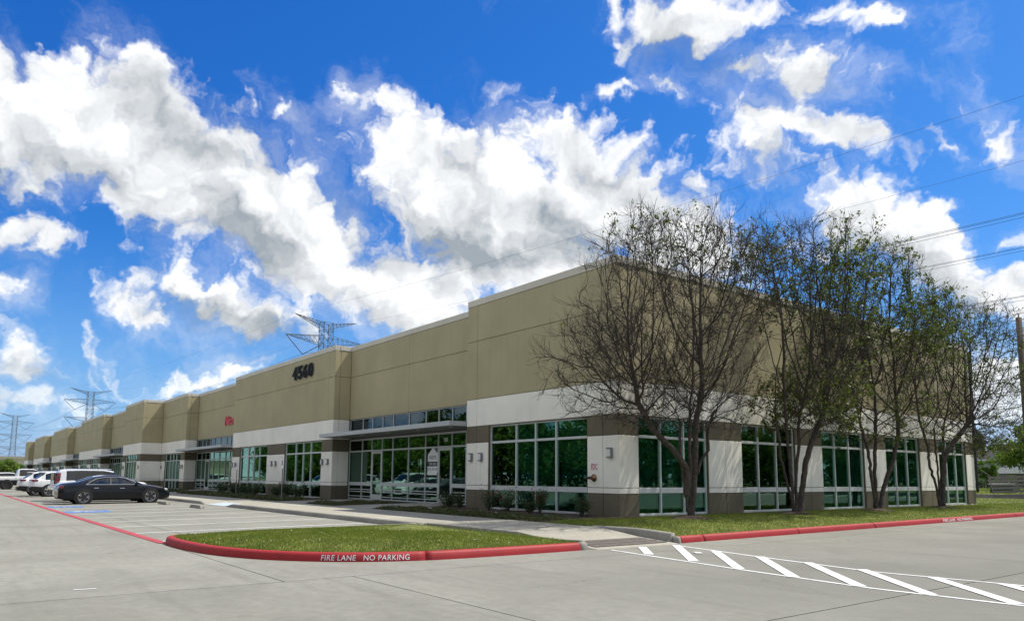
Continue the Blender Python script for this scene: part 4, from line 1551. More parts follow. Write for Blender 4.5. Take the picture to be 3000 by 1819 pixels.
# FDC plate and fire hose inlet by the corner
fd = MB().cbox(-1.285, -0.935, -0.012, -0.002, 1.49, 1.755, 0.004).build('fdc_sign', M['sign_white'], label='small white FDC plate with red letters by the corner', cat='sign')
me = text_mesh('FDC', 1.0, offset=0.02)
xs = [v.co.x for v in me.vertices]; ys = [v.co.y for v in me.vertices]
kx, ky = 0.29 / (max(xs) - min(xs)), 0.19 / (max(ys) - min(ys))
x0, y0 = min(xs), min(ys)
for v in me.vertices:
    v.co = (-1.255 + (v.co.x - x0) * kx, -0.0145, 1.525 + (v.co.y - y0) * ky)
split_letters(me, M['sign_red'], fd)
inlet = empty('fire_hose_inlet', (-1.13, -0.003, 1.26), label='brass twin fire hose inlet with round escutcheon below the FDC plate', cat='hose inlet')
MB().lathe([(0.0, 0.0), (0.13, 0.0), (0.125, -0.015), (0.05, -0.02), (0.05, -0.12), (0.0, -0.12)], (0, 0, 0), 'Y', 20).build('escutcheon', M['brass'], inlet, smooth=True)
for sx in (-1, 1):
    mb = MB()
    mb.tube((0, -0.12, 0), (0.10 * sx - 0.02, -0.20, -0.01), 0.045, n=12)
    mb.tube((0.10 * sx - 0.02, -0.20, -0.01), (0.13 * sx - 0.025, -0.225, -0.013), 0.055, n=12)
    mb.build('hose_outlet', M['iron'], inlet)

# lease sign in the entrance glazing, unit number over the door
ls = empty('lease_sign', (-13.02, DR + 0.085, 1.35), label='white house-shaped INSITE lease sign behind the entrance glass', cat='sign')
mb = MB()
mb.poly([(-0.46, 0, 0.62), (0.46, 0, 0.62), (0.46, 0, 0.95), (0, 0, 1.28), (-0.46, 0, 0.95)])
mb.quad((-0.48, 0, 0.0), (0.48, 0, 0.0), (0.48, 0, 0.40), (-0.48, 0, 0.40))
mb.build('sign_panel', M['sign_white'], ls)
mb = MB()
mb.quad((-0.48, 0.001, 0.41), (0.48, 0.001, 0.41), (0.48, 0.001, 0.61), (-0.48, 0.001, 0.61))
mb.build('sign_band', M['sign_black'], ls)
mb = MB()
mb.quad((0.06, 0.002, 1.25), (0.46, 0.002, 0.97), (0.46, 0.002, 1.30), (0.12, 0.002, 1.34))
mb.build('sign_corner', M['sign_navy'], ls)
def flat_text(txt, cx, z, w, h, material, root, y=-0.003, fnt=0.01):
    me = text_mesh(txt, 1.0, offset=fnt)
    xs = [v.co.x for v in me.vertices]
    ys = [v.co.y for v in me.vertices]
    kx, ky = w / (max(xs) - min(xs)), h / (max(ys) - min(ys))
    x0, y0 = min(xs), min(ys)
    for v in me.vertices:
        v.co = (cx - w / 2 + (v.co.x - x0) * kx, y, z + (v.co.y - y0) * ky)
    me.materials.append(material)
    return inst('sign_lettering', me, root)
flat_text('INSITE', 0, 0.72, 0.62, 0.17, M['sign_navy'], ls)
flat_text('FOR LEASE', 0, 0.46, 0.60, 0.10, M['sign_white'], ls)
flat_text('(713) 339-1300', 0, 0.17, 0.92, 0.16, M['sign_black'], ls)
un = empty('unit_number', (-11.84, DR + 0.035, 2.86), label='white unit number 100 on the glass above the right entrance door', cat='number sign')
flat_text('100', 0, 0.0, 0.34, 0.17, M['sign_white'], un)


# accessible parking signs on posts in the bed
def park_sign(x, y, label):
    r = empty('accessible_parking_sign', (x, y, 0.0), label=label, cat='sign', group='accessible parking signs on posts')
    mb = MB()
    mb.cbox(-0.03, 0.03, -0.02, 0.02, -0.1, 2.28, 0.006)
    mb.build('post', M['steel'], r)
    MB().cbox(-0.15, 0.15, -0.034, -0.022, 1.66, 2.28, 0.004).build('sign_panel', M['sign_white'], r)
    mb = MB()
    mb.quad((-0.075, -0.037, 1.82), (0.075, -0.037, 1.82), (0.075, -0.037, 2.08), (-0.075, -0.037, 2.08))
    mb.build('symbol_square', M['sign_black'], r)
    mb = MB()
    for i in range(10):
        a0, a1 = R(160 + 230 * i / 10), R(160 + 230 * (i + 1) / 10)
        mb.quad((0.038 * math.cos(a0), -0.040, 1.90 + 0.038 * math.sin(a0)), (0.050 * math.cos(a0), -0.040, 1.90 + 0.050 * math.sin(a0)),
                (0.050 * math.cos(a1), -0.040, 1.90 + 0.050 * math.sin(a1)), (0.038 * math.cos(a1), -0.040, 1.90 + 0.038 * math.sin(a1)))
    mb.quad((-0.02, -0.040, 1.92), (0.0, -0.040, 1.92), (-0.01, -0.040, 2.02), (-0.03, -0.040, 2.02))
    mb.poly([(-0.022 + 0.016 * math.cos(R(30 * i)), -0.040, 2.045 + 0.016 * math.sin(R(30 * i))) for i in range(12)])
    mb.build('wheelchair_figure', M['sign_white'], r)
    flat_text('RESERVED', 0, 2.18, 0.24, 0.05, M['sign_green'], r, y=-0.037)
    return r


park_sign(-21.2, -3.0, 'accessible parking sign on a grey post in front of the right window')
park_sign(-30.9, -2.3, 'accessible parking sign on a grey post in front of the left window')

# ------------------------------------------------------------------ crape myrtles along the side wall
def prism_mesh(P, Q, R0, R1, n):
    """many tapered prisms at once; returns verts, faces"""
    P, Q = np.asarray(P), np.asarray(Q)
    d = Q - P
    L = np.linalg.norm(d, axis=1, keepdims=True)
    d = d / np.maximum(L, 1e-9)
    ref = np.where(np.abs(d[:, 2:3]) < 0.9, np.array([[0, 0, 1.0]]), np.array([[1.0, 0, 0]]))
    a = np.cross(d, ref)
    a /= np.maximum(np.linalg.norm(a, axis=1, keepdims=True), 1e-9)
    b = np.cross(d, a)
    m = len(P)
    V = np.empty((m, 2 * n, 3))
    for i in range(n):
        t = 2 * np.pi * i / n
        o = a * np.cos(t) + b * np.sin(t)
        V[:, i] = P + o * R0[:, None]
        V[:, n + i] = Q + o * R1[:, None]
    base = (np.arange(m) * 2 * n)[:, None]
    F = [base + np.array([[i, (i + 1) % n, n + (i + 1) % n, n + i]]) for i in range(n)]
    return V.reshape(-1, 3), np.concatenate(F, 0)


def leaf_quads(C, size, rg, flat=0.0):
    """random leaf-shaped quads at centres C"""
    n = len(C)
    u = rg.normal(size=(n, 3))
    u[:, 2] *= (1 - flat)
    u /= np.linalg.norm(u, axis=1, keepdims=True)
    w = np.cross(u, rg.normal(size=(n, 3)))
    w /= np.maximum(np.linalg.norm(w, axis=1, keepdims=True), 1e-9)
    s = (size * rg.uniform(0.6, 1.3, n))[:, None]
    V = np.empty((n, 4, 3))
    V[:, 0] = C - u * s
    V[:, 1] = C - w * s * 0.48
    V[:, 2] = C + u * s
    V[:, 3] = C + w * s * 0.48
    F = (np.arange(n) * 4)[:, None] + np.array([[0, 1, 2, 3]])
    return V.reshape(-1, 3), F


def crape_myrtle(loc, stems, attract, seed, label, leaves, step=0.16, twigs=2.0, leaf_lo=0.0):
    rg = np.random.default_rng(seed)
    root = empty('crape_myrtle', loc, label=label, cat='tree', group='crape myrtles along the side wall')
    pos, par = [], []
    tips = []
    for st in stems:
        prev = -1
        for k in range(len(st) - 1):
            a, b = np.array(st[k], float), np.array(st[k + 1], float)
            n = max(1, int(np.linalg.norm(b - a) / 0.15))
            for i in range(n + (1 if k == len(st) - 2 else 0)):
                q = a + (b - a) * i / n + (rg.normal(size=3) * 0.012 if prev >= 0 else 0)
                pos.append(q)
                par.append(prev)
                prev = len(pos) - 1
    n_stem = len(pos)
    A = attract
    pos = [np.array(p) for p in pos]
    near_d = np.full(len(A), 1e9)
    near_i = np.zeros(len(A), int)
    def consider(k0):
        for k in range(k0, len(pos)):
            d = np.linalg.norm(A - pos[k], axis=1)
            m = d < near_d
            near_d[m] = d[m]
            near_i[m] = k
    alive = np.ones(len(A), bool)
    consider(0)
    nk = {}
    for it in range(110):
        idx = np.where(alive & (near_d < 3.2))[0]
        if len(idx) == 0:
            break
        acc = {}
        for i in idx:
            v = A[i] - pos[near_i[i]]
            acc.setdefault(near_i[i], []).append(v / (np.linalg.norm(v) + 1e-9))
        k0 = len(pos)
        for k, vs in acc.items():
            d = np.mean(vs, 0)
            d /= np.linalg.norm(d) + 1e-9
            pd = pos[k] - pos[par[k]] if par[k] >= 0 else np.array([0, 0, 1.0])
            pd = pd / (np.linalg.norm(pd) + 1e-9)
            d = d + 0.85 * pd + np.array([0, 0, 0.22]) + rg.normal(size=3) * 0.10
            d /= np.linalg.norm(d)
            q = pos[k] + d * step
            pos.append(q)
            par.append(k)
            nk[k] = nk.get(k, 0) + 1
        full_ = np.array([nk.get(i, 0) >= 3 for i in range(k0)] + [False] * (len(pos) - k0))
        alive &= ~full_[near_i]
        consider(k0)
        alive &= near_d > step * 1.2
        if len(pos) > 14000:
            break
    n = len(pos)
    pos = np.array(pos)
    par = np.array(par)
    kids = [[] for _ in range(n)]
    for i in range(n):
        if par[i] >= 0:
            kids[par[i]].append(i)
    # pipe model
    area = np.zeros(n)
    for i in range(n - 1, -1, -1):
        pass
    order = np.argsort(-np.array([0] * n), kind='stable')
    depth = np.zeros(n, int)
    for i in range(n):
        if par[i] >= 0:
            depth[i] = depth[par[i]] + 1
    for i in sorted(range(n), key=lambda j: -depth[j]):
        if not kids[i]:
            area[i] = 1.0
        if par[i] >= 0:
            area[par[i]] += area[i]
    rad = 0.0066 * area ** 0.425
    rad = np.minimum(rad, 0.115)
    rad[:n_stem] = np.maximum(rad[:n_stem], 0.045)
    base_z = pos[:, 2]
    rad *= 1.0 + 0.30 * np.clip(0.35 - base_z, 0, 0.35) / 0.35
    E = [i for i in range(n) if par[i] >= 0]
    E = np.array(E)
    thick = rad[E] > 0.022
    for (mask, name, sides, mt) in ((thick, 'trunk', 8, M['bark']), (~thick, 'crown', 4, M['twig'])):
        e = E[mask]
        r0, r1 = rad[par[e]], rad[e]
        r0 = np.minimum(r0, r1 * 1.7)
        v, f = prism_mesh(pos[par[e]] - (pos[e] - pos[par[e]]) * 0.22, pos[e], r0, r1, sides)
        if name == 'crown':
            # fine twigs
            ends = np.array([i for i in range(n) if rad[i] < 0.0125 and pos[i, 2] > 2.2])
            reps = rg.poisson(twigs, len(ends))
            src = np.repeat(ends, reps)
            d0 = pos[src] - pos[par[src]]
            d0 /= np.linalg.norm(d0, axis=1, keepdims=True) + 1e-9
            P = pos[src]
            for lev in range(2):
                d1 = d0 * 0.9 + rg.normal(size=d0.shape) * 0.36 + np.array([0, 0, 0.28])
                d1 /= np.linalg.norm(d1, axis=1, keepdims=True)
                Q = P + d1 * rg.uniform(0.10, 0.34, len(P))[:, None]
                rr = np.full(len(P), 0.0052 if lev == 0 else 0.0042)
                v2, f2 = prism_mesh(P, Q, rr, rr * 0.75, 3)
                v2f = f2 + len(v)
                v = np.concatenate([v, v2])
                f = np.concatenate([f, v2f])
                tips.append(Q)
                P, d0 = Q, d1
        np_obj(name, v, f, mt, root, smooth=(name == 'trunk'))
    tips = np.concatenate(tips)
    if leaves:
        w = np.clip((tips[:, 2] - leaf_lo) / 3.0, 0.05, 1.0)
        patch = np.sin(tips[:, 0] * 1.7 + seed) + np.sin(tips[:, 1] * 1.9 + 2 * seed) + np.sin(tips[:, 2] * 1.3 + seed)
        w = w * np.clip(0.45 + 0.45 * patch, 0.02, 1.8) ** 1.4
        c = np.repeat(rg.choice(len(tips), leaves // 5, p=w / w.sum()), 5)
        C = tips[c] + rg.normal(size=(len(c), 3)) * 0.055
        v, f = leaf_quads(C, 0.055, rg)
        tag(np_obj('leaves', v, f, M['leaf_new'], root), kind='stuff')
    # dry seed heads on the shoots
    c = rg.choice(len(tips), 900)
    v, f = leaf_quads(tips[c], 0.014, rg)
    tag(np_obj('seed_heads', v, f, M['twig'], root), kind='stuff')
    return root


def crown_points(n, rg, centre, rad, low, vase=0.0, jit=0.0, cut=None, clumps=44, cs=0.62):
    """points in uneven clumps inside a fan-shaped crown: narrow below, widest two thirds up"""
    top = centre[2] + rad[2]
    cl = []
    while len(cl) < clumps:
        t_ = rg.random() ** 0.8
        z = low + (top - low) * t_
        r_ = float(np.interp(t_, [0, 0.2, 0.45, 0.7, 0.88, 1.0], [0.40, 0.72, 0.95, 1.0, 0.78, 0.32]))
        a_ = rg.uniform(0, 2 * math.pi)
        k_ = rg.random() ** 0.45 * (0.88 + 0.22 * rg.random())
        q = np.array([centre[0] + rad[0] * r_ * k_ * math.cos(a_), centre[1] + rad[1] * r_ * k_ * math.sin(a_), z])
        if cut is None or cut(q):
            cl.append(q)
    cl = np.array(cl)
    out = []
    while len(out) < n:
        q = cl[rg.integers(0, clumps)] + rg.normal(size=3) * cs * np.array([0.9, 0.9, 0.95])
        if q[2] < low - 0.4 or q[2] > top + 0.35 or (cut is not None and not cut(q)):
            continue
        out.append(q)
    return np.array(out)


GZ = 0.05
wallcut = lambda q: q[0] > -1.55 or q[2] > 8.9
rg1 = np.random.default_rng(11)
# camera-right on the ground is about (0.61, 0.79): the stems are placed in metres round each trunk
A1 = np.concatenate([crown_points(2900, rg1, (-0.1, -0.4, 6.0), (2.6, 3.2, 2.85), 3.0, cut=wallcut),
                     crown_points(1100, rg1, (-0.2, -2.6, 4.5), (1.7, 1.7, 1.4), 3.2, cut=wallcut, clumps=14)])
crape_myrtle((1.8, 1.2, GZ), [
    [(0, 0, -0.1), (-0.05, -0.12, 0.9), (-0.12, -0.22, 1.9), (-0.1, -0.25, 3.0)],
    [(0.02, 0.05, -0.1), (0.05, 0.16, 0.8), (0.02, 0.30, 1.7), (0.05, 0.38, 3.0), (0.1, 0.6, 3.9)],
    [(-0.02, -0.08, 0.7), (0.0, -0.05, 1.5), (-0.15, -0.5, 2.05), (-0.45, -1.1, 2.7), (-0.5, -1.6, 3.4)],
    [(0.04, 0.12, 0.8), (0.12, 0.36, 1.6), (0.2, 0.75, 2.1), (0.3, 0.62, 2.7), (0.35, 0.9, 3.3)],
    [(0.0, 0.02, 0.0), (0.02, 0.06, 1.2), (0.06, 0.03, 2.4), (0.12, -0.02, 3.4)]],
    A1, 21, 'nearest crape myrtle, almost bare, fine dark twigs over the building corner', 1300, twigs=2.4, leaf_lo=5.0)
rg2 = np.random.default_rng(12)
A2 = crown_points(2500, rg2, (0.2, 0.7, 6.4), (2.4, 2.7, 4.0), 3.1, cut=wallcut)
crape_myrtle((1.8, 6.95, GZ), [
    [(0, 0, -0.1), (-0.1, -0.25, 1.0), (-0.2, -0.5, 2.0), (-0.2, -0.6, 3.2)],
    [(0.03, 0.02, -0.1), (0.02, 0.05, 1.2), (0.1, 0.2, 2.4), (0.1, 0.3, 3.4)],
    [(0.05, 0.1, -0.1), (0.1, 0.35, 1.0), (0.15, 0.55, 1.9), (0.3, 1.0, 2.9), (0.4, 1.5, 3.7)],
    [(-0.03, -0.05, 0.0), (-0.05, -0.1, 1.3), (-0.1, -0.15, 2.5), (-0.1, -0.2, 3.4)]],
    A2, 22, 'second crape myrtle from the corner with scattered young green leaves', 15000, twigs=1.8)
rg3 = np.random.default_rng(13)
A3 = crown_points(2300, rg3, (0.2, 0.6, 6.1), (2.2, 2.6, 4.0), 2.9, cut=wallcut)
crape_myrtle((1.8, 12.65, GZ), [
    [(0, 0, -0.1), (-0.05, -0.12, 1.2), (-0.1, -0.2, 2.3), (-0.2, -0.5, 3.4)],
    [(0.02, 0.02, -0.1), (0.0, 0.02, 1.4), (0.05, 0.1, 2.6), (0.1, 0.1, 3.6)],
    [(0.05, 0.05, -0.1), (0.12, 0.45, 0.9), (0.3, 1.0, 2.0), (0.4, 1.35, 3.0), (0.4, 1.4, 3.8)]],
    A3, 23, 'third crape myrtle from the corner with a slanting right stem', 17000, twigs=1.8)
rg4 = np.random.default_rng(14)
A4 = np.concatenate([crown_points(2300, rg4, (0.3, 1.3, 5.8), (2.4, 3.4, 3.7), 2.7, cut=wallcut),
                     crown_points(800, rg4, (0.8, 4.0, 4.6), (1.6, 2.0, 1.6), 2.9, clumps=12)])
crape_myrtle((1.8, 18.35, GZ), [
    [(0, 0, -0.1), (-0.05, -0.15, 1.0), (-0.12, -0.55, 1.9), (-0.15, -0.5, 2.8), (-0.2, -0.9, 3.6)],
    [(0.02, 0.02, -0.1), (0.0, 0.0, 1.4), (0.0, -0.1, 2.6), (0.0, -0.1, 3.5)],
    [(0.05, 0.1, -0.1), (0.08, 0.25, 1.3), (0.15, 0.5, 2.4), (0.3, 1.2, 3.0), (0.5, 2.4, 3.9)],
    [(0.08, 0.25, 1.3), (0.1, 0.35, 2.4), (0.15, 0.5, 3.6)]],
    A4, 24, 'farthest crape myrtle, mostly bare, spreading past the right end of the wall', 7000, twigs=1.8)

# mulch rings at the trunks
ordn = ('nearest', 'second', 'third', 'farthest')
for k, y in enumerate((1.2, 6.95, 12.65, 18.35)):
    mb = MB()
    rr = random.Random(60 + k)
    n = 20
    ring = [[(1.8 + r_ * math.cos(2 * math.pi * i / n) * (0.9 + 0.2 * rr.random()), y + r_ * 1.35 * math.sin(2 * math.pi * i / n) * (0.85 + 0.3 * rr.random()), z_) for i in range(n)]
            for (r_, z_) in ((0.75, 0.0), (0.5, 0.085), (0.22, 0.13))]
    for a in range(2):
        for i in range(n):
            j = (i + 1) % n
            mb.quad(ring[a][i], ring[a][j], ring[a + 1][j], ring[a + 1][i])
    mb.poly(ring[2])
    mm = mb.build('mulch_mound', M['mulch'], label='low brown mulch mound round the %s crape myrtle trunk' % ordn[k], cat='mulch', group='mulch mounds at the trunks')
    rgm = np.random.default_rng(80 + k)
    a = rgm.uniform(0, 2 * np.pi, 500)
    r_ = np.sqrt(rgm.random(500)) * 0.85
    C = np.column_stack([1.8 + r_ * np.cos(a), y + 1.35 * r_ * np.sin(a), 0.02 + 0.10 * (1 - r_ / 0.85)])
    v, f = leaf_quads(C, 0.035, rgm, flat=0.8)
    tag(np_obj('bark_chips', v, f, M['mulch'], mm), kind='stuff')


# ------------------------------------------------------------------ leafy trees, shrubs, ground cover
def leafy_tree(loc, trunk_h, crown_c, crown_r, n_clump, n_leaf, leaf, material, seed, label, name='leafy_tree', group=None, trunk_r=0.16, clump=0.34, lean=(0, 0), bark=None):
    rg = np.random.default_rng(seed)
    root = empty(name, loc, label=label, cat='tree', group=group)
    cc = np.array(crown_c, float)
    cr = np.array(crown_r, float)
    tb = MB()
    top = np.array([lean[0], lean[1], trunk_h])
    tb.tube((0, 0, -0.2), tuple(top * 0.5 + rg.normal(size=3) * 0.05), trunk_r * 1.15, trunk_r, 9)
    tb.tube(tuple(top * 0.5), tuple(top), trunk_r, trunk_r * 0.75, 9)
    cl = rg.normal(size=(n_clump, 3))
    cl /= np.linalg.norm(cl, axis=1, keepdims=True)
    cl = cc + cl * cr * (rg.random((n_clump, 1)) ** 0.4) * 0.86
    for i in range(min(n_clump, 16)):
        mid = (top + cl[i]) / 2 + rg.normal(size=3) * 0.15 * cr.mean()
        tb.tube(tuple(top), tuple(mid), trunk_r * 0.5, trunk_r * 0.28, 6, caps=False)
        tb.tube(tuple(mid), tuple(cl[i]), trunk_r * 0.28, trunk_r * 0.08, 5, caps=False)
    tb.build('trunk', bark or M['bark'], root, smooth=True)
    pick = rg.integers(0, n_clump, n_leaf)
    d = rg.normal(size=(n_leaf, 3))
    d /= np.linalg.norm(d, axis=1, keepdims=True)
    rr = clump * cr.mean() * rg.uniform(0.6, 1.25, n_clump)[pick]
    C = cl[pick] + d * (rr * rg.random(n_leaf) ** 0.45)[:, None] * np.array([1.1, 1.1, 0.8])
    v, f = leaf_quads(C, leaf, rg)
    np_obj('crown', v, f, material, root)
    return root


def shrub(loc, r, h, n, leaf, seed, label, material=None, flowers=0, name='rose_bush', group=None, cat='shrub'):
    rg = np.random.default_rng(seed)
    root = empty(name, loc, label=label, cat=cat, group=group)
    st = MB()
    tips = []
    for i in range(9):
        a = rg.uniform(0, 6.28)
        t = np.array([math.cos(a) * r * rg.uniform(0.3, 0.9), math.sin(a) * r * rg.uniform(0.3, 0.9), h * rg.uniform(0.6, 1.0)])
        st.tube((0, 0, -0.02), tuple(t * 0.5), 0.012, 0.008, 4, caps=False)
        st.tube(tuple(t * 0.5), tuple(t), 0.008, 0.004, 4, caps=False)
        tips.append(t)
    st.build('stems', M['twig'], root)
    tips = np.array(tips)
    p = rg.integers(0, 9, n)
    k = rg.uniform(0.35, 1.05, n)
    C = tips[p] * k[:, None] + rg.normal(size=(n, 3)) * r * 0.22
    C[:, 2] = np.maximum(C[:, 2], 0.02)
    v, f = leaf_quads(C, leaf, rg)
    np_obj('foliage', v, f, material or M['leaf_shrub'], root)
    for i in range(flowers):
        t = tips[rg.integers(0, 9)] * rg.uniform(0.7, 1.05) + rg.normal(size=3) * r * 0.2
        C = t + rg.normal(size=(9, 3)) * 0.018
        v, f = leaf_quads(C, 0.036, rg)
        np_obj('flower', v, f, M['rose'], root)
    return root


spots = [(-8.0, -0.7, 0.30, 0.62, 1, 'first rose bush from the entrance in front of the corner block'), (-6.0, -0.75, 0.45, 0.80, 5, 'wide rose bush with red blooms under the left panes of the corner window'),
         (-5.1, -0.55, 0.42, 0.78, 3, 'dark rose bush against the middle mullions of the corner window'), (-3.55, -0.8, 0.30, 0.46, 0, 'low round dark shrub below the corner window'),
         (-2.9, -0.85, 0.30, 0.92, 6, 'upright rose bush with red blooms below the right panes of the corner window'), (-1.0, -0.7, 0.34, 0.60, 1, 'rose bush by the dark base near the building corner'),
         (-10.1, 0.1, 0.40, 0.60, 0, 'leafy shrub beside the right entrance door'), (-9.3, -0.5, 0.40, 0.50, 0, 'low shrub left of the corner block pier')]
for i, (x, y, r, h, fl, lab) in enumerate(spots):
    shrub((x, y, 0.0), r, h, 1100, 0.030, 300 + i, lab, flowers=fl, group='shrubs in front of the corner block')
for i, (x, lab) in enumerate(((-24.2, 'dark shrub under the right panes of the second block window'), (-26.0, 'dark shrub by the right accessible sign'), (-27.6, 'dark shrub left of the right accessible sign'),
                              (-31.6, 'dark shrub in front of the pier between the two windows'), (-33.3, 'dark shrub under the left window of the second block'), (-35.6, 'dark shrub near the left accessible sign'), (-38.2, 'dark shrub at the far pier of the second block'))):
    shrub((x, -0.9, 0.0), 0.55, 0.75, 1000, 0.05, 340 + i, lab, group='shrubs in front of the second block', name='dark_shrub')


def cover(x0, x1, y0, y1, n, h, seed, label, leaf=0.032):
    rg = np.random.default_rng(seed)
    x = rg.uniform(x0, x1, n)
    y = y0 + (y1 - y0) * rg.random(n)
    lump = 0.6 + 0.4 * np.sin(x * 3.1 + seed) * np.cos(y * 3.7)
    z = -0.03 + h * lump * rg.random(n) ** 0.6
    v, f = leaf_quads(np.column_stack([x, y, z]), leaf, rg)
    o = np_obj('ground_cover', v, f, M['leaf_cover'], kind='stuff', label=label, cat='ground cover')
    return o
cover(-10.2, -0.2, -3.45, -1.7, 15000, 0.17, 401, 'low leafy ground cover along the walk before the corner block')
cover(-17.1, -13.7, -3.4, -0.2, 7000, 0.20, 402, 'low clipped ground cover between the two entrance paths')
cover(-41.0, -20.5, -3.4, -1.6, 14000, 0.24, 403, 'low ground cover strip before the second block', 0.045)
cover(-61.0, -44.8, -3.4, -1.5, 6000, 0.3, 404, 'low ground cover strip before the third block', 0.07)

# pale stones at the wall foot and in the bed
def stone(x, y, s, seed, label, z=0.0):
    rr = random.Random(seed)
    bm = bmesh.new()
    bmesh.ops.create_icosphere(bm, subdivisions=1, radius=1.0)
    for v in bm.verts:
        v.co *= 0.75 + 0.4 * rr.random()
        v.co = Vector((v.co.x * s, v.co.y * s * 0.8, v.co.z * s * 0.55))
    me = bpy.data.meshes.new('stone')
    bm.to_mesh(me)
    bm.free()
    me.materials.append(M['stone'])
    o = inst('stone', me, None, (x, y, z), (0, 0, rr.random() * 6))
    return tag(o, label, 'stone', 'pale stones at the foot of the walls')
for i in range(12):
    stone(0.28 + 0.25 * random.random(), 22.0 + 0.42 * i, 0.09 + 0.05 * random.random(), 500 + i, 'pale flat stone at the wall foot by the farthest window, %s from the near end' % ('first', 'second', 'third', 'fourth', 'fifth', 'sixth', 'seventh', 'eighth', 'ninth', 'tenth', 'eleventh', 'last')[i])
for i, (x, y, wh) in enumerate(((-7.4, -1.4, 'right of the first rose bush'), (-6.1, -1.9, 'nearest to the walk'), (-5.9, -1.2, 'at the wide rose bush'), (-4.4, -1.6, 'left of the low round shrub'), (-9.0, -1.5, 'below the pier by the entrance'), (-2.1, -1.3, 'right of the upright rose bush'))):
    stone(x, y, 0.10 + 0.03 * (i % 3), 520 + i, 'pale stone in the bed before the corner block, ' + wh)

# ------------------------------------------------------------------ parked vehicles
def curve(pts, ys, smooth=0.10):
    p = np.array(pts, float)
    fine = np.linspace(p[0, 0], p[-1, 0], 600)
    v = np.interp(fine, p[:, 0], p[:, 1])
    k = int(max(1, smooth / (fine[1] - fine[0])))
    ker = np.hanning(2 * k + 3)
    ker /= ker.sum()
    pad = len(ker) // 2
    v = np.convolve(np.pad(v, pad, mode='edge'), ker, mode='valid')
    return np.interp(ys, fine, v)


def loft_body(S, paint):
    """S: curves over y (nose +y). returns an MB with materials paint / glass / black trim"""
    y0, y1 = S['ends']
    ys = np.linspace(y0, y1, 76)
    top = curve(S['top'], ys, S.get('sm', 0.16))
    belt = curve(S['belt'], ys, 0.25)
    wid = curve(S['wid'], ys, 0.22)
    rw = curve(S['rw'], ys, 0.25)
    bot = curve(S['bot'], ys, 0.12)
    mb = MB()
    ring = 11
    for i, y in enumerate(ys):
        w, b, t, bt, r = wid[i], belt[i], max(top[i], belt[i] + 0.012), bot[i], rw[i]
        g = min(1.0, max(0.0, (t - b - 0.03) / 0.25))           # 0 on hood and deck, 1 in the cabin
        pts = [(0.0, bt), (w * 0.80, bt), (w * 0.965, bt + 0.09), (w, bt + (b - bt) * 0.48), (w * 0.992, b - 0.13), (w * 0.95, b - 0.01),
               (w * (0.905 + 0.03 * (1 - g)), b + 0.012 * g + (t - b) * 0.25 * (1 - g)),
               (r * g + w * 0.80 * (1 - g), (t - 0.075) * g + (b + (t - b) * 0.62) * (1 - g)),
               (r * 0.90 * g + w * 0.62 * (1 - g), (t - 0.028) * g + (b + (t - b) * 0.86) * (1 - g)),
               (r * 0.5 * g + w * 0.33 * (1 - g), t), (0.0, t + 0.012)]
        for s in (1, -1):
            for (x, z) in pts:
                mb.v.append((x * s, y, z))
    n2 = ring * 2
    def is_in(v, rng):
        return any(a <= v <= b for a, b in rng)
    for i in range(len(ys) - 1):
        ym = (ys[i] + ys[i + 1]) / 2
        for s in (0, 1):
            for j in range(ring - 1):
                a = i * n2 + s * ring + j
                c = (i + 1) * n2 + s * ring + j
                f = (a, a + 1, c + 1, c)
                mb.f.append(f if s == 1 else f[::-1])
                m = 0
                if j == 6:
                    if is_in(ym, S['side']):
                        m = 1
                    elif is_in(ym, S.get('pillar', ())):
                        m = 2
                if j >= 7 and is_in(ym, S['screen']):
                    m = 1
                if j == 6 and is_in(ym, S.get('screen_side', ())):
                    m = 1
                if j <= 1 or (j == 2 and S.get('clad')):
                    m = 2
                mb.m.append(m)
    for i in (0, len(ys) - 1):
        for s in (0, 1):
            base = i * n2 + s * ring
            f = tuple(base + j for j in range(ring))
            mb.f.append(f if (i == 0) == (s == 0) else f[::-1])
            mb.m.append(0)
    return mb


def wheel(parent, x, y, r, out, rimmat, spokes=5, width=0.24, tyre_h=0.30):
    w = inst('wheel', None, parent, (x, y, r))
    me_t = MB()
    o = out * width / 2
    me_t.lathe([(r * (1 - tyre_h), -width / 2), (r * 0.94, -width / 2), (r, -width * 0.36), (r, width * 0.36), (r * 0.94, width / 2), (r * (1 - tyre_h), width / 2), (r * (1 - tyre_h), -width / 2)], (0, 0, 0), 'X', 28)
    me_t.build('tyre', M['rubber'], w, smooth=True)
    rb = MB()
    rr = r * (1 - tyre_h)
    f = o * 0.86
    rb.lathe([(rr * 1.0, f), (rr * 0.985, f + out * 0.012), (rr * 0.90, f + out * 0.004), (rr * 0.90, f - out * 0.07)], (0, 0, 0), 'X', 28)
    for k in range(spokes):
        for dd in (-0.16, 0.16):
            a0 = 2 * math.pi * k / spokes
            a1 = a0 + dd
            p0 = Vector((f - out * 0.01, math.cos(a0 + dd * 0.35) * rr * 0.18, math.sin(a0 + dd * 0.35) * rr * 0.18))
            p1 = Vector((f + out * 0.004, math.cos(a1) * rr * 0.94, math.sin(a1) * rr * 0.94))
            rb.tube(p0, p1, rr * 0.055, rr * 0.060, 5)
    rb.lathe([(0.0, f + out * 0.004), (rr * 0.2, f), (rr * 0.22, f - out * 0.05)], (0, 0, 0), 'X', 14)
    rb.build('rim', rimmat, w)
    db = MB()
    db.lathe([(0.0, f - out * 0.06), (rr * 0.9, f - out * 0.06)], (0, 0, 0), 'X', 24)
    db.build('brake_disc', M['rim_dark'], w)
    return w


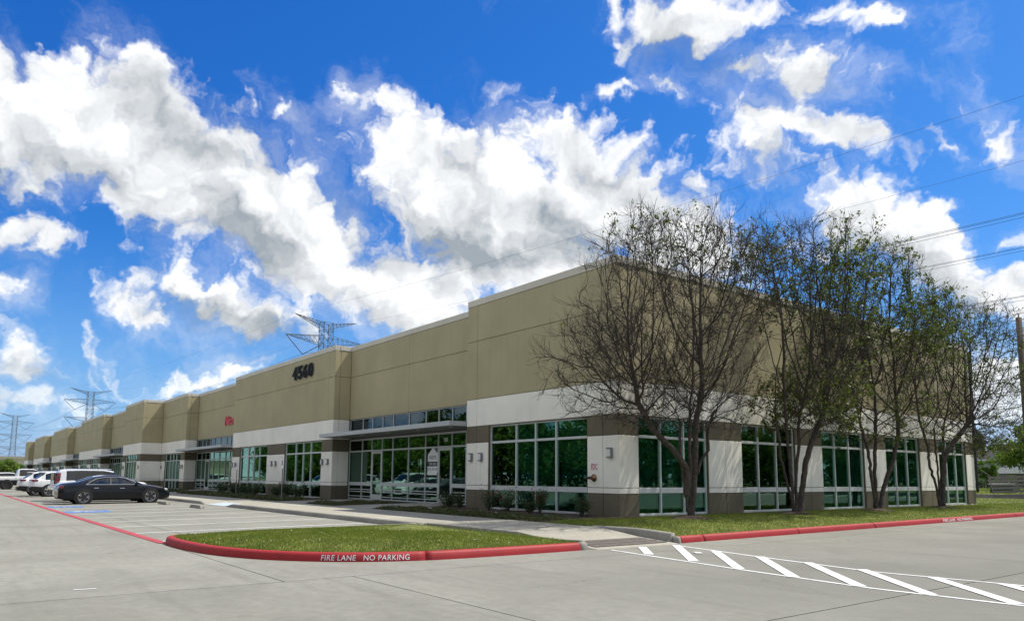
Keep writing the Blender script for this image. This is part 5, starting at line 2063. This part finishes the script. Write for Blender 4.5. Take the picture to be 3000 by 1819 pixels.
def car(name, loc, label, S, paint, rimmat, group='vehicles parked nose-in at the walkway', rz=0.0):
    root = empty(name, loc, rz, label=label, cat=S['cat'], group=group)
    body = loft_body(S, paint).build('body', [paint, M['car_glass'], M['black_plastic']], root, smooth=True)
    mod = body.modifiers.new('smooth', 'EDGE_SPLIT')
    mod.split_angle = R(38)
    w = S['half']
    for (y, r) in ((S['fw'], S['wr']), (S['rwheel'], S['wr'])):
        for s in (1, -1):
            ar = MB()
            ar.lathe([(0.0, 0.0), (r * 1.17, 0.0), (r * 1.19, -s * 0.02)], (s * (w + 0.004), y, r * 1.0), 'X', 26)
            ar.build('wheel_arch', M['black_plastic'], root)
            wheel(root, s * (w - 0.105), y, r, s, rimmat, S.get('spokes', 5), 0.235, S.get('tyre', 0.30))
    # lamps
    for s in (1, -1):
        for (nm, mt, bx) in S['lamps']:
            mb = MB()
            for (x0, x1, ya, yb, z0, z1) in bx:
                xa, xb = sorted((s * x0, s * x1))
                mb.cbox(xa, xb, ya, yb, z0, z1, 0.02)
            mb.build(nm, mt, root)
        mb = MB()
        mx, my, mz = S['mirror']
        xa, xb = sorted((s * mx, s * (mx + 0.20)))
        mb.cbox(xa, xb, my - 0.07, my + 0.07, mz, mz + 0.14, 0.035)
        mb.build('wing_mirror', paint if paint is M['car_white'] else M['car_black'], root)
        for (hy, hz) in S['handles']:
            mb = MB()
            xa, xb = sorted((s * (w - 0.03), s * (w + 0.018)))
            mb.cbox(xa, xb, hy - 0.11, hy + 0.11, hz, hz + 0.03, 0.008)
            mb.build('door_handle', M['chrome'] if paint is M['car_black'] else paint, root)
    for (nm, mt, bx) in S.get('extra', ()):
        mb = MB()
        for b in bx:
            mb.cbox(*b, 0.012)
        mb.build(nm, mt, root)
    # bright window surround
    if S.get('trim'):
        for s in (1, -1):
            mb = MB()
            tp = [(s * (x + 0.012), y, z) for (x, y, z) in S['trim']]
            for a, b in zip(tp[:-1], tp[1:]):
                mb.tube(a, b, 0.016, n=5)
            mb.build('window_trim', M['chrome'], root)
    # door gaps
    for y in S.get('gaps', ()):
        for s in (1, -1):
            mb = MB()
            xa, xb = sorted((s * (w - 0.02), s * (w + 0.003)))
            mb.box(xa, xb, y - 0.005, y + 0.005, 0.36, S['gapz'])
            mb.build('door_gap', M['black_plastic'], root)
    return root


SEDAN = dict(cat='car', ends=(-2.62, 2.62), half=0.945, wr=0.36, fw=1.62, rwheel=-1.50, tyre=0.27,
             top=[(-2.62, 0.78), (-2.55, 1.00), (-2.35, 1.07), (-1.75, 1.13), (-1.0, 1.38), (-0.45, 1.455), (0.1, 1.455), (0.55, 1.36), (1.25, 1.03), (1.5, 0.985), (2.2, 0.87), (2.5, 0.74), (2.62, 0.55)],
             belt=[(-2.62, 0.76), (-2.4, 0.94), (-1.5, 0.985), (0.9, 0.955), (1.5, 0.90), (2.3, 0.78), (2.62, 0.50)],
             wid=[(-2.62, 0.74), (-2.5, 0.84), (-2.1, 0.92), (-1.0, 0.945), (1.2, 0.945), (2.0, 0.92), (2.4, 0.84), (2.62, 0.66)],
             rw=[(-2.62, 0.55), (-1.5, 0.62), (-0.8, 0.66), (0.3, 0.66), (1.2, 0.68), (2.62, 0.6)],
             bot=[(-2.62, 0.36), (-2.4, 0.24), (-1.9, 0.19), (1.9, 0.18), (2.4, 0.20), (2.62, 0.28)],
             side=[(-1.28, -0.32), (-0.22, 0.98)], pillar=[(-0.32, -0.22)], screen=[(-1.68, -0.86), (0.42, 1.28)],
             lamps=[('head_lamp', M['head_lamp'], [(0.56, 0.80, 2.18, 2.47, 0.66, 0.76)]), ('tail_light', M['tail_red'], [(0.45, 0.82, -2.60, -2.36, 0.80, 0.93)])],
             mirror=(0.88, 0.92, 0.97), handles=[(-0.95, 0.80), (0.25, 0.78)], gaps=(-1.15, -0.27, 1.02), gapz=0.92,
             trim=[(0.845, -1.42, 0.995), (0.86, -0.6, 0.99), (0.865, 0.3, 0.985), (0.86, 1.0, 0.975), (0.77, 0.78, 1.17), (0.70, 0.45, 1.30), (0.662, 0.1, 1.372), (0.662, -0.45, 1.375), (0.70, -0.92, 1.30), (0.79, -1.22, 1.13), (0.845, -1.42, 0.995)],
             extra=[('grille', M['black_plastic'], [(-0.42, 0.42, 2.54, 2.64, 0.36, 0.66)]), ('number_plate', M['sign_white'], [(-0.26, 0.26, -2.63, -2.60, 0.62, 0.76)]),
                    ('bumper_insert', M['black_plastic'], [(-0.7, 0.7, -2.60, -2.45, 0.28, 0.42)])])
GZC = -0.22
bs = car('parked_sedan', (-27.66, -9.68, GZC), 'black sedan with chrome window trim parked nearest on the stalls', SEDAN, M['car_black'], M['rim'])
bs.rotation_euler[0] = R(0.6)
W2 = dict(SEDAN)
W2.update(half=0.92, trim=None)
ws = car('parked_sedan', (-30.62, -9.45, GZC), 'white sedan mostly hidden behind the black sedan', W2, M['car_white'], M['rim'])

SUV = dict(cat='car', ends=(-2.50, 2.55), half=0.985, wr=0.39, fw=1.62, rwheel=-1.32, tyre=0.27, sm=0.12,
           top=[(-2.50, 0.95), (-2.44, 1.25), (-2.30, 1.62), (-2.15, 1.76), (-1.2, 1.80), (0.0, 1.795), (0.55, 1.70), (1.22, 1.20), (1.6, 1.15), (2.3, 1.05), (2.48, 0.9), (2.55, 0.6)],
           belt=[(-2.50, 0.90), (-2.42, 1.10), (-1.5, 1.14), (1.0, 1.10), (1.7, 1.05), (2.4, 0.93), (2.55, 0.55)],
           wid=[(-2.50, 0.84), (-2.35, 0.92), (-1.8, 0.975), (1.5, 0.985), (2.2, 0.95), (2.55, 0.76)],
           rw=[(-2.5, 0.70), (-2.0, 0.74), (0.3, 0.74), (1.2, 0.72), (2.55, 0.6)],
           bot=[(-2.50, 0.42), (-2.3, 0.32), (-1.9, 0.25), (1.9, 0.24), (2.55, 0.34)], clad=False,
           side=[(-1.90, -0.90), (-0.85, 0.02), (0.08, 0.95)], pillar=[(-0.90, -0.85), (0.02, 0.08)], screen=[(0.55, 1.25)],
           lamps=[('head_lamp', M['head_lamp'], [(0.62, 0.88, 2.28, 2.46, 0.80, 0.93)]), ('tail_light', M['tail_red'], [(0.80, 0.925, -2.46, -2.24, 1.00, 1.28), (0.735, 0.845, -2.38, -2.18, 1.27, 1.58)]),
                  ('tail_lamp_housing', M['black_plastic'], [(0.66, 0.885, -2.485, -2.20, 0.96, 1.36)])],
           mirror=(0.90, 0.98, 1.12), handles=[(-0.75, 0.98), (0.20, 0.97)], gaps=(-1.05, 0.05, 1.05), gapz=1.08,
           extra=[('rear_window', M['car_glass'], [(-0.62, 0.62, -2.50, -2.30, 1.16, 1.56)]), ('bumper_insert', M['black_plastic'], [(-0.80, 0.80, -2.56, -2.38, 0.40, 0.62)]),
                  ('bumper', M['car_white'], [(-0.88, 0.88, -2.60, -2.30, 0.62, 0.84)]), ('number_plate', M['sign_white'], [(-0.26, 0.26, -2.53, -2.47, 0.88, 1.02)]),
                  ('roof_rail', M['chrome'], [(0.66, 0.70, -1.9, 0.4, 1.785, 1.825), (-0.70, -0.66, -1.9, 0.4, 1.785, 1.825)])])
car('parked_suv', (-33.45, -9.42, GZC), 'boxy white SUV with tall vertical red tail lights', SUV, M['car_white'], M['rim'])

CROSS = dict(SUV)
CROSS.update(ends=(-2.40, 2.40), half=0.96, fw=1.52, rwheel=-1.32,
             top=[(-2.40, 0.95), (-2.34, 1.12), (-2.15, 1.20), (-1.62, 1.58), (-1.2, 1.69), (-0.3, 1.73), (0.3, 1.69), (1.15, 1.15), (1.5, 1.10), (2.2, 0.98), (2.34, 0.85), (2.40, 0.6)],
             belt=[(-2.40, 0.88), (-2.3, 1.06), (-1.5, 1.12), (1.0, 1.04), (1.7, 0.98), (2.3, 0.86), (2.40, 0.55)],
             wid=[(-2.40, 0.78), (-2.28, 0.88), (-1.8, 0.95), (1.5, 0.96), (2.1, 0.92), (2.40, 0.72)],
             bot=[(-2.40, 0.44), (-2.2, 0.33), (-1.8, 0.25), (1.9, 0.24), (2.40, 0.34)], clad=True,
             side=[(-1.55, -0.85), (-0.80, 0.02), (0.08, 0.90)], pillar=[(-0.85, -0.80), (0.02, 0.08)], screen=[(-2.12, -1.62), (0.36, 1.2)],
             lamps=[('head_lamp', M['head_lamp'], [(0.60, 0.86, 2.14, 2.32, 0.78, 0.90)]), ('tail_light', M['tail_red'], [(0.30, 0.90, -2.36, -1.98, 1.02, 1.14)])],
             extra=[('bumper_insert', M['black_plastic'], [(-0.78, 0.78, -2.46, -2.24, 0.36, 0.62)]), ('spoiler', M['car_white'], [(-0.60, 0.60, -1.86, -1.50, 1.60, 1.66)]),
                    ('exhaust', M['chrome'], [(0.45, 0.62, -2.48, -2.40, 0.34, 0.42)])], gaps=(-0.95, 0.05, 1.0))
car('parked_suv', (-43.65, -9.75, GZC), 'white crossover SUV with wide red tail lights and spoiler', CROSS, M['car_white'], M['rim'])
car('parked_suv', (-46.7, -10.2, GZC), 'white SUV half hidden behind the crossover with wide tail lights', CROSS, M['car_white'], M['rim'])
car('parked_suv', (-88.0, -10.4, GZC), 'far white SUV behind the pickup bed', CROSS, M['car_white'], M['rim'])


def pickup(loc, label):
    S = dict(cat='truck', ends=(-2.85, 2.85), half=1.0, wr=0.46, fw=1.75, rwheel=-1.72, tyre=0.42, sm=0.10, spokes=6,
             top=[(-2.85, 1.30), (-0.98, 1.32), (-0.90, 1.95), (-0.55, 2.06), (0.45, 2.06), (0.72, 1.98), (1.32, 1.50), (1.5, 1.42), (2.6, 1.30), (2.80, 1.15), (2.85, 0.8)],
             belt=[(-2.85, 1.28), (-0.95, 1.30), (1.1, 1.32), (1.7, 1.30), (2.7, 1.18), (2.85, 0.75)],
             wid=[(-2.85, 0.96), (-1.0, 0.99), (1.9, 1.0), (2.5, 0.97), (2.85, 0.84)], rw=[(-2.85, 0.80), (2.85, 0.78)],
             bot=[(-2.85, 0.72), (-2.4, 0.62), (2.3, 0.60), (2.85, 0.62)], clad=True,
             side=[(-0.72, 0.10), (0.17, 1.05)], pillar=[(0.10, 0.17)], screen=[(-0.97, -0.90), (0.72, 1.36)],
             lamps=[('head_lamp', M['head_lamp'], [(0.62, 0.90, 2.60, 2.78, 1.02, 1.18)]), ('tail_light', M['tail_red'], [(0.90, 0.985, -2.87, -2.74, 0.92, 1.26)])],
             mirror=(0.94, 1.12, 1.32), handles=[(-0.55, 1.14), (0.35, 1.14)], gaps=(-0.97, 0.14, 1.15), gapz=1.26,
             extra=[('bed_liner', M['black_plastic'], [(-0.84, 0.84, -2.74, -1.06, 1.30, 1.345)]), ('bumper', M['black_plastic'], [(-0.92, 0.92, -3.02, -2.84, 0.66, 0.86)]),
                    ('tonneau', M['black_plastic'], [(-0.90, 0.90, -2.82, -1.02, 1.346, 1.38)]), ('roof_light_bar', M['black_plastic'], [(-0.55, 0.55, 0.10, 0.26, 2.06, 2.15)])])
    return car('pickup_truck', loc, label, S, M['car_white'], M['rim_dark'])


pickup((-74.0, -9.9, GZC), 'white lifted pickup truck with black wheels at the left edge')

# concrete wheel stops
def wheel_stop(x, y, label):
    mb = MB()
    z = gz(x, y)
    L, a, b, h = 1.75, 0.085, 0.055, 0.135
    prof = [(-a, 0), (a, 0), (a * 0.95, 0.05), (b, h), (-b, h), (-a * 0.95, 0.05)]
    for s0, s1 in ((0.0, 1.0),):
        left = [(-L / 2, p[0], p[1]) for p in prof]
        right = [(L / 2, p[0], p[1]) for p in prof]
        l2 = [(-L / 2 + 0.10, p[0], p[1]) if p[1] > 0.1 else (-L / 2, p[0], p[1]) for p in prof]
        r2 = [(L / 2 - 0.10, p[0], p[1]) if p[1] > 0.1 else (L / 2, p[0], p[1]) for p in prof]
        for i in range(6):
            j = (i + 1) % 6
            mb.quad(l2[i], r2[i], r2[j], l2[j])
        mb.poly(l2[::-1])
        mb.poly(r2)
    o = mb.build('wheel_stop', M['kerb_grey'], label=label, cat='wheel stop', group='concrete wheel stops')
    o.location = (x, y, z)
wheel_stop(-24.0, -8.0, 'grey concrete wheel stop by the nose of the black sedan')
wheel_stop(-18.7, -7.8, 'grey concrete wheel stop in the empty stall before the curb ramp')
wheel_stop(-30.7, -7.4, 'grey concrete wheel stop under the hidden white sedan')

# ------------------------------------------------------------------ transmission line
def tower(base, H, ang, label):
    root = empty('transmission_tower', base, ang, label=label, cat='pylon', group='steel lattice transmission towers')
    r = 0.066
    k = H / 40.0
    def half(z):
        return np.interp(z / H, [0, 0.45, 1.0], [3.6, 1.35, 1.25]) * k
    mast = MB()
    zs = [H * t for t in (0, 0.12, 0.22, 0.31, 0.38, 0.45, 0.51, 0.57, 0.63, 0.69, 0.75, 0.80, 0.85, 0.90, 0.95, 1.0)]
    for a, b in zip(zs[:-1], zs[1:]):
        ha, hb = half(a), half(b)
        ca = [(ha, ha), (-ha, ha), (-ha, -ha), (ha, -ha)]
        cb = [(hb, hb), (-hb, hb), (-hb, -hb), (hb, -hb)]
        for i in range(4):
            j = (i + 1) % 4
            mast.tube((*ca[i], a), (*cb[i], b), r * 1.35, n=4, caps=False)
            mast.tube((*ca[i], a), (*cb[j], b), r * 0.75, n=4, caps=False)
            mast.tube((*ca[j], a), (*cb[i], b), r * 0.75, n=4, caps=False)
            mast.tube((*cb[i], b), (*cb[j], b), r * 0.75, n=4, caps=False)
    mast.build('mast', M['tower'], root)
    pts = []
    for (zt, L, dep, rise) in ((0.995, 8.6, 0.030, 0.035), (0.915, 10.7, 0.055, -0.02), (0.70, 10.2, 0.045, 0.0), (0.50, 10.5, 0.045, 0.0)):
        for s in (1, -1):
            am = MB()
            h = half(zt * H)
            tip = Vector((s * L * k, 0, H * (zt + rise)))
            n = 7
            lo, up = [], []
            for sy in (1, -1):
                A = Vector((s * h, sy * h, H * (zt - dep)))
                B = Vector((s * h, sy * h, H * zt))
                for (P, lst) in ((A, lo), (B, up)):
                    lst.append([P.lerp(tip, i / n) for i in range(n + 1)])
            for lst in (lo, up):
                for line in lst:
                    for a, b in zip(line[:-1], line[1:]):
                        am.tube(a, b, r * 0.9, n=4, caps=False)
            for q in range(2):
                for i in range(n):
                    am.tube(lo[q][i], up[q][i], r * 0.6, n=4, caps=False)
                    am.tube(lo[q][i], up[q][i + 1], r * 0.6, n=4, caps=False)
            for lst in (lo, up):
                for i in range(n):
                    am.tube(lst[0][i], lst[1][i + 1], r * 0.55, n=4, caps=False)
            am.build('cross_arm', M['tower'], root)
            if zt < 0.99:
                hang = Vector((s * L * 0.58 * k, 0, H * (zt - dep) - 3.0 * k))
                iz = MB()
                iz.tube(tip, hang, 0.10, n=5)
                iz.tube((s * h, 0, H * (zt - dep)), hang, 0.10, n=5)
                iz.build('insulator', M['tower'], root)
                pts.append(hang)
            else:
                pts.append(tip)
    ca, sa = math.cos(ang), math.sin(ang)
    return [Vector((base[0] + p.x * ca - p.y * sa, base[1] + p.x * sa + p.y * ca, base[2] + p.z)) for p in pts]


T1, T2, T3, T0 = (-153.3, 55.6), (-363.6, 34.9), (-550.0, 19.3), (57.0, 80.0)
ang = math.atan2(-20.7, -210.0) + math.pi / 2
w1 = tower((T1[0], T1[1], -0.6), 39.2, ang, 'nearest lattice transmission tower rising behind the tan roofline')
w2 = tower((T2[0], T2[1], -0.6), 39.2, ang, 'middle lattice transmission tower above the far end of the building')
w3_ = tower((T3[0], T3[1], -0.6), 39.2, ang, 'farthest lattice transmission tower at the left edge')
w0 = tower((T0[0], T0[1], -0.6), 40.5, ang, 'lattice transmission tower beyond the right side of the view')
w4_ = [Vector((p.x - 190, p.y - 16, p.z)) for p in w3_]


def span_wire(a, b, sag, r, name, label, offs=(0.0,), cat='power line', group='overhead conductors of the transmission line', n=30):
    root = MB()
    d = (b - a)
    side = Vector((-d.y, d.x, 0)).normalized()
    for o in offs:
        prev = None
        for i in range(n + 1):
            t = i / n
            p = a.lerp(b, t) + side * o[0] + Vector((0, 0, o[1] - 4 * sag * t * (1 - t)))
            if prev is not None:
                root.tube(prev, p, r, n=4, caps=False)
            prev = p
    return root.build(name, M['wire'], label=label, cat=cat, group=group)


kinds = ['shield wire on the near side', 'shield wire on the far side', 'upper bundle on the near side', 'upper bundle on the far side', 'middle bundle on the near side', 'middle bundle on the far side',
         'lower bundle on the near side', 'lower bundle on the far side']
for (A, B, seg) in ((w0, w1, 'from the nearest tower over the building to the right'), (w1, w2, 'from the nearest to the middle tower'), (w2, w3_, 'from the middle to the farthest tower'), (w3_, w4_, 'beyond the farthest tower')):
    for i in range(8):
        two = i >= 2
        span_wire(A[i], B[i], 4.0 if two else 2.6, 0.022 if two else 0.015, 'power_line', kinds[i] + ' ' + seg,
                  ((-0.22, 0.15), (0.22, 0.15), (0.0, -0.25)) if two else ((0.0, 0.0),))

# ------------------------------------------------------------------ wooden utility pole behind the lawn
pole = empty('utility_pole', (0.85, 32.4, 0.0), label='dark wooden utility pole at the right edge with short brackets', cat='utility pole')
MB().tube((0, 0, -0.3), (0, 0, 10.75), 0.20, 0.155, 14).build('shaft', M['wood_pole'], pole, smooth=True)
MB().tube((0, 0, 10.74), (0, 0, 11.0), 0.05, 0.03, 8).build('top_insulator', M['steel'], pole)
for (z, s) in ((9.4, -1), (9.25, 1)):
    mb = MB()
    mb.tube((0.1 * s, 0, z), (0.34 * s, 0, z + 0.12), 0.05, 0.05, 8)
    mb.tube((0.34 * s, 0, z + 0.10), (0.36 * s, 0, z + 0.26), 0.07, 0.05, 8)
    mb.build('insulator_bracket', M['steel'], pole)
heights = (11.0, 10.6, 10.0, 9.7, 9.3, 8.9, 8.3, 7.9, 7.2, 6.4)
for i, z in enumerate(heights):
    for (tx, ty) in ((-70, 58), (46, 16)):
        a = Vector((0.85, 32.4, z))
        b = Vector((tx, ty, z + 0.3))
        span_wire(a, b, 0.9 + 0.06 * i, 0.014 if i < 6 else 0.02, 'service_wire', '%s thin wire on the wooden pole, running %s' % (
            ('topmost', 'second', 'third', 'fourth', 'fifth', 'sixth', 'seventh', 'eighth', 'ninth', 'lowest')[i], 'left behind the building' if tx < 0 else 'right out of view'),
            ((0.0, 0.0),), group='wires on the wooden pole', n=14)

# ------------------------------------------------------------------ behind the building, right edge
road2 = sheet('rear_drive', -70, 60, 44.0, 52.5, 8.0, M['walk'], kind='structure', fn=lambda x, y: -0.16)
kb = MB()
kb.box(-70, 60, 56.2, 56.5, -0.5, 0.12)
kb.build('rear_kerb', M['kerb_grey'], kind='structure')
sheet('rear_road', -70, 60, 52.5, 56.2, 8.0, mat('asphalt', (0.05, 0.05, 0.05), 0.9), kind='structure', fn=lambda x, y: -0.24)
lawn2 = sheet('rear_lawn', -90, 60, 56.5, 84, 4.0, M['turf'], kind='structure', fn=lambda x, y: 0.10 + 0.012 * (y - 56))
rgx = np.random.default_rng(77)
xy = np.column_stack([rgx.uniform(-24, 2, 15000), rgx.uniform(56.6, 82, 15000)])
grass_tufts(np.column_stack([xy, 0.10 + 0.012 * (xy[:, 1] - 56)]), 'grass', lawn2, 0.04, 0.10, 0.03, 12)

# leaning weathered wood barrier: boards, stiles, post
bar = empty('wood_barrier', (-8.9, 53.2, -0.16), math.atan2(3.2, 6.0), label='leaning weathered grey wooden barrier of long boards', cat='barrier')
def skew(x, z):
    return (x - 0.22 * z + 0.30, z + 0.035 * x)
for i, (z0, h) in enumerate(((0.08, 0.22), (0.44, 0.15), (0.74, 0.15), (1.02, 0.14), (1.30, 0.17), (1.60, 0.19))):
    mb = MB()
    a, b = (0.0, 6.4)
    for (y0, y1) in ((-0.02, 0.02),):
        p = [skew(a, z0), skew(b, z0), skew(b, z0 + h), skew(a, z0 + h)]
        mb.quad(*[(q[0], y0, q[1]) for q in p])
        mb.quad(*[(q[0], y1, q[1]) for q in p][::-1])
        for k in range(4):
            q, w = p[k], p[(k + 1) % 4]
            mb.quad((q[0], y0, q[1]), (q[0], y1, q[1]), (w[0], y1, w[1]), (w[0], y0, w[1]))
    mb.build('board', M['wood_grey'], bar)
for x in (0.03, 1.9, 3.5, 5.2):
    mb = MB()
    p0, p1 = skew(x, 0.0), skew(x, 1.84)
    mb.tube((p0[0], 0.06, p0[1]), (p1[0], 0.06, p1[1]), 0.05, n=4)
    mb.build('stile', M['wood_grey'], bar)
MB().tube((4.6, -0.2, -0.1), (4.6, -0.2, 1.62), 0.13, 0.12, 12).build('post', M['wood_grey'], bar)
MB().tube((-0.55, 0.1, 2.35), (0.35, 0.1, 1.6), 0.03, n=6).build('brace', M['wood_grey'], bar)

tb = empty('utility_box', (-11.0, 62.0, 0.12), label='dark green padmount utility box on the far lawn', cat='utility box')
MB().cbox(-0.95, 0.95, -0.6, 0.6, 0.0, 0.85, 0.05).build('cabinet', M['box_green'], tb)
MB().cbox(-1.0, 1.0, -0.65, 0.65, 0.85, 0.93, 0.03).build('lid', M['far_white'], tb)
MB().cbox(-1.1, 1.1, -0.75, 0.75, -0.2, 0.0, 0.02).build('plinth', M['kerb_grey'], tb)

# far buildings
fb = empty('far_office', (-36, 130, 0.3), label='far grey and white office building behind the green tree', cat='building')
MB().box(-30, 40, 0, 20, -0.6, 4.2).build('lower_wall', M['far_grey'], fb)
MB().box(-30, 40, -0.3, 20, 4.2, 6.3).build('upper_wall', mat('far_taupe', (0.24, 0.235, 0.22), 0.85), fb)
MB().box(-30, 40, -0.4, 20, 4.6, 4.75).build('band', M['far_white'], fb)
MB().box(1.5, 6.0, -3.5, -0.01, 2.3, 3.3).build('porch_roof', M['far_white'], fb)
MB().box(-1.6, 1.4, -0.35, -0.02, 2.4, 4.1).build('wall_panel', M['far_grey'], fb)
MB().box(1.45, 4.6, -0.35, -0.02, 3.35, 4.15).build('white_panel', M['far_white'], fb)
for i in range(8):
    w = MB().box(-3 + 2.4 * i, -1.5 + 2.4 * i, -0.06, -0.01, 0.8, 2.1).build('window', M['glass_dark'], fb)
fw = empty('far_warehouse', (-255, -20, 0.0), label='far low beige warehouse past the left end of the building', cat='building')
MB().box(0, 24, -40, 40, -0.6, 5.6).build('wall', M['far_beige'], fw)
MB().box(-0.2, 24.3, -40.2, 40.2, 5.6, 6.3).build('parapet_band', M['far_tan'], fw)
for i in range(9):
    MB().box(23.9, 24.06, -36 + 8 * i, -34 + 8 * i, 0.2, 2.6).build('door', M['far_tan'], fw)

# trees seen at the edges
leafy_tree((-12.6, 75, 0.3), 2.2, (0.3, 0, 4.2), (4.4, 4.0, 2.6), 46, 15000, 0.17, M['leaf_light'], 901, 'round light green tree behind the wooden barrier', group='trees behind the building', lean=(-0.4, 0), clump=0.30)
leafy_tree((-21.2, 86, 0.4), 1.4, (0, 0, 2.3), (1.25, 1.25, 1.25), 16, 3600, 0.12, M['leaf_mid'], 902, 'small green tree beside the right end of the building', group='trees behind the building', trunk_r=0.07)
for i, (x, y, h, lab) in enumerate(((-47, 150, 12.4, 'dark pine just right of the building end'), (-43.0, 154, 9.5, 'lower dark pine behind the small green tree'), (-37.2, 150, 13.2, 'dark pine at the right edge above the light green tree'), (-32.5, 152, 12.0, 'dark pine beyond the right edge'))):
    leafy_tree((x, y, 0), h * 0.55, (0, 0, h * 0.68), (3.0, 3.0, h * 0.34), 26, 4200, 0.26, M['leaf_pine'], 910 + i, lab, name='pine_tree', group='dark pines on the skyline', trunk_r=0.2, clump=0.36)
hd = MB()
rgh = np.random.default_rng(5)
for (x0, x1, y, lab, sd) in ((-46, -2, 80.5, 'dark clipped hedge across the far lawn', 1),):
    n = 9000
    C = np.column_stack([rgh.uniform(x0, x1, n), y + rgh.normal(size=n) * 0.35, 0.4 + 0.9 * rgh.random(n) ** 0.6])
    v, f = leaf_quads(C, 0.13, rgh)
    np_obj('hedge', v, f, M['leaf_shrub'], label=lab, cat='hedge')
leafy_tree((-196, -5.0, 0), 1.6, (0, 0, 2.6), (3.6, 3.6, 2.3), 26, 5200, 0.24, M['leaf_light'], 920, 'light green rounded tree at the left edge before the beige warehouse', group='trees at the left edge')
leafy_tree((-203, -1.2, 0), 1.2, (0, 0, 2.2), (2.6, 2.6, 1.7), 18, 3600, 0.2, M['leaf_mid'], 921, 'darker shrub-like tree between the pickup and the beige warehouse', group='trees at the left edge')

# oaks across the drive, behind the camera, mirrored in the windows
ordw = ['first', 'second', 'third', 'fourth', 'fifth', 'sixth', 'seventh', 'eighth', 'ninth', 'tenth', 'eleventh', 'twelfth', 'thirteenth', 'fourteenth', 'fifteenth', 'sixteenth', 'seventeenth', 'eighteenth']
for i in range(18):
    x = -146 + i * 9.6 + random.uniform(-1.5, 1.5)
    y = -40 + random.uniform(-2, 2)
    h = random.uniform(9.5, 13.0)
    leafy_tree((x, y, -0.3), 2.4, (0, 0, h * 0.52), (5.8, 4.6, h * 0.47), 60, 5200, 0.34, M['leaf_light'] if i % 2 else M['leaf_mid'], 950 + i,
               'broad green oak mirrored in the front windows, %s in the row from the far left' % ordw[i], name='oak_tree', group='oaks across the drive mirrored in the glass', trunk_r=0.22, clump=0.34)
n = 16000
C = np.column_stack([rgh.uniform(-150, 30, n), -45 + rgh.normal(size=n) * 0.8, 0.0 + 3.2 * rgh.random(n) ** 0.7])
v, f = leaf_quads(C, 0.34, rgh)
np_obj('hedge', v, f, M['leaf_shrub'], label='tall dark hedge behind the row of oaks, mirrored in the front windows', cat='hedge')
lawn3 = sheet('street_verge', -200, 60, -80, -36.1, 20.0, M['turf'], kind='structure', fn=lambda x, y: -0.12)
for i in range(10):
    y = 38 + i * 12
    h = random.uniform(9, 12)
    leafy_tree((46 + random.uniform(-2, 2), y, -0.3), 2.4, (0, 0, h * 0.52), (4.8, 5.8, h * 0.47), 50, 4400, 0.32, M['leaf_mid'], 980 + i,
               'green oak beyond the side drive, %s in the row from the near end' % ordw[i], name='oak_tree', group='oaks beyond the side drive mirrored in the glass', trunk_r=0.2, clump=0.34)
n = 9000
C = np.column_stack([51 + rgh.normal(size=n) * 0.8, rgh.uniform(30, 160, n), 0.0 + 3.2 * rgh.random(n) ** 0.7])
v, f = leaf_quads(C, 0.34, rgh)
np_obj('hedge', v, f, M['leaf_shrub'], label='tall dark hedge beyond the side drive, mirrored in the side windows', cat='hedge')
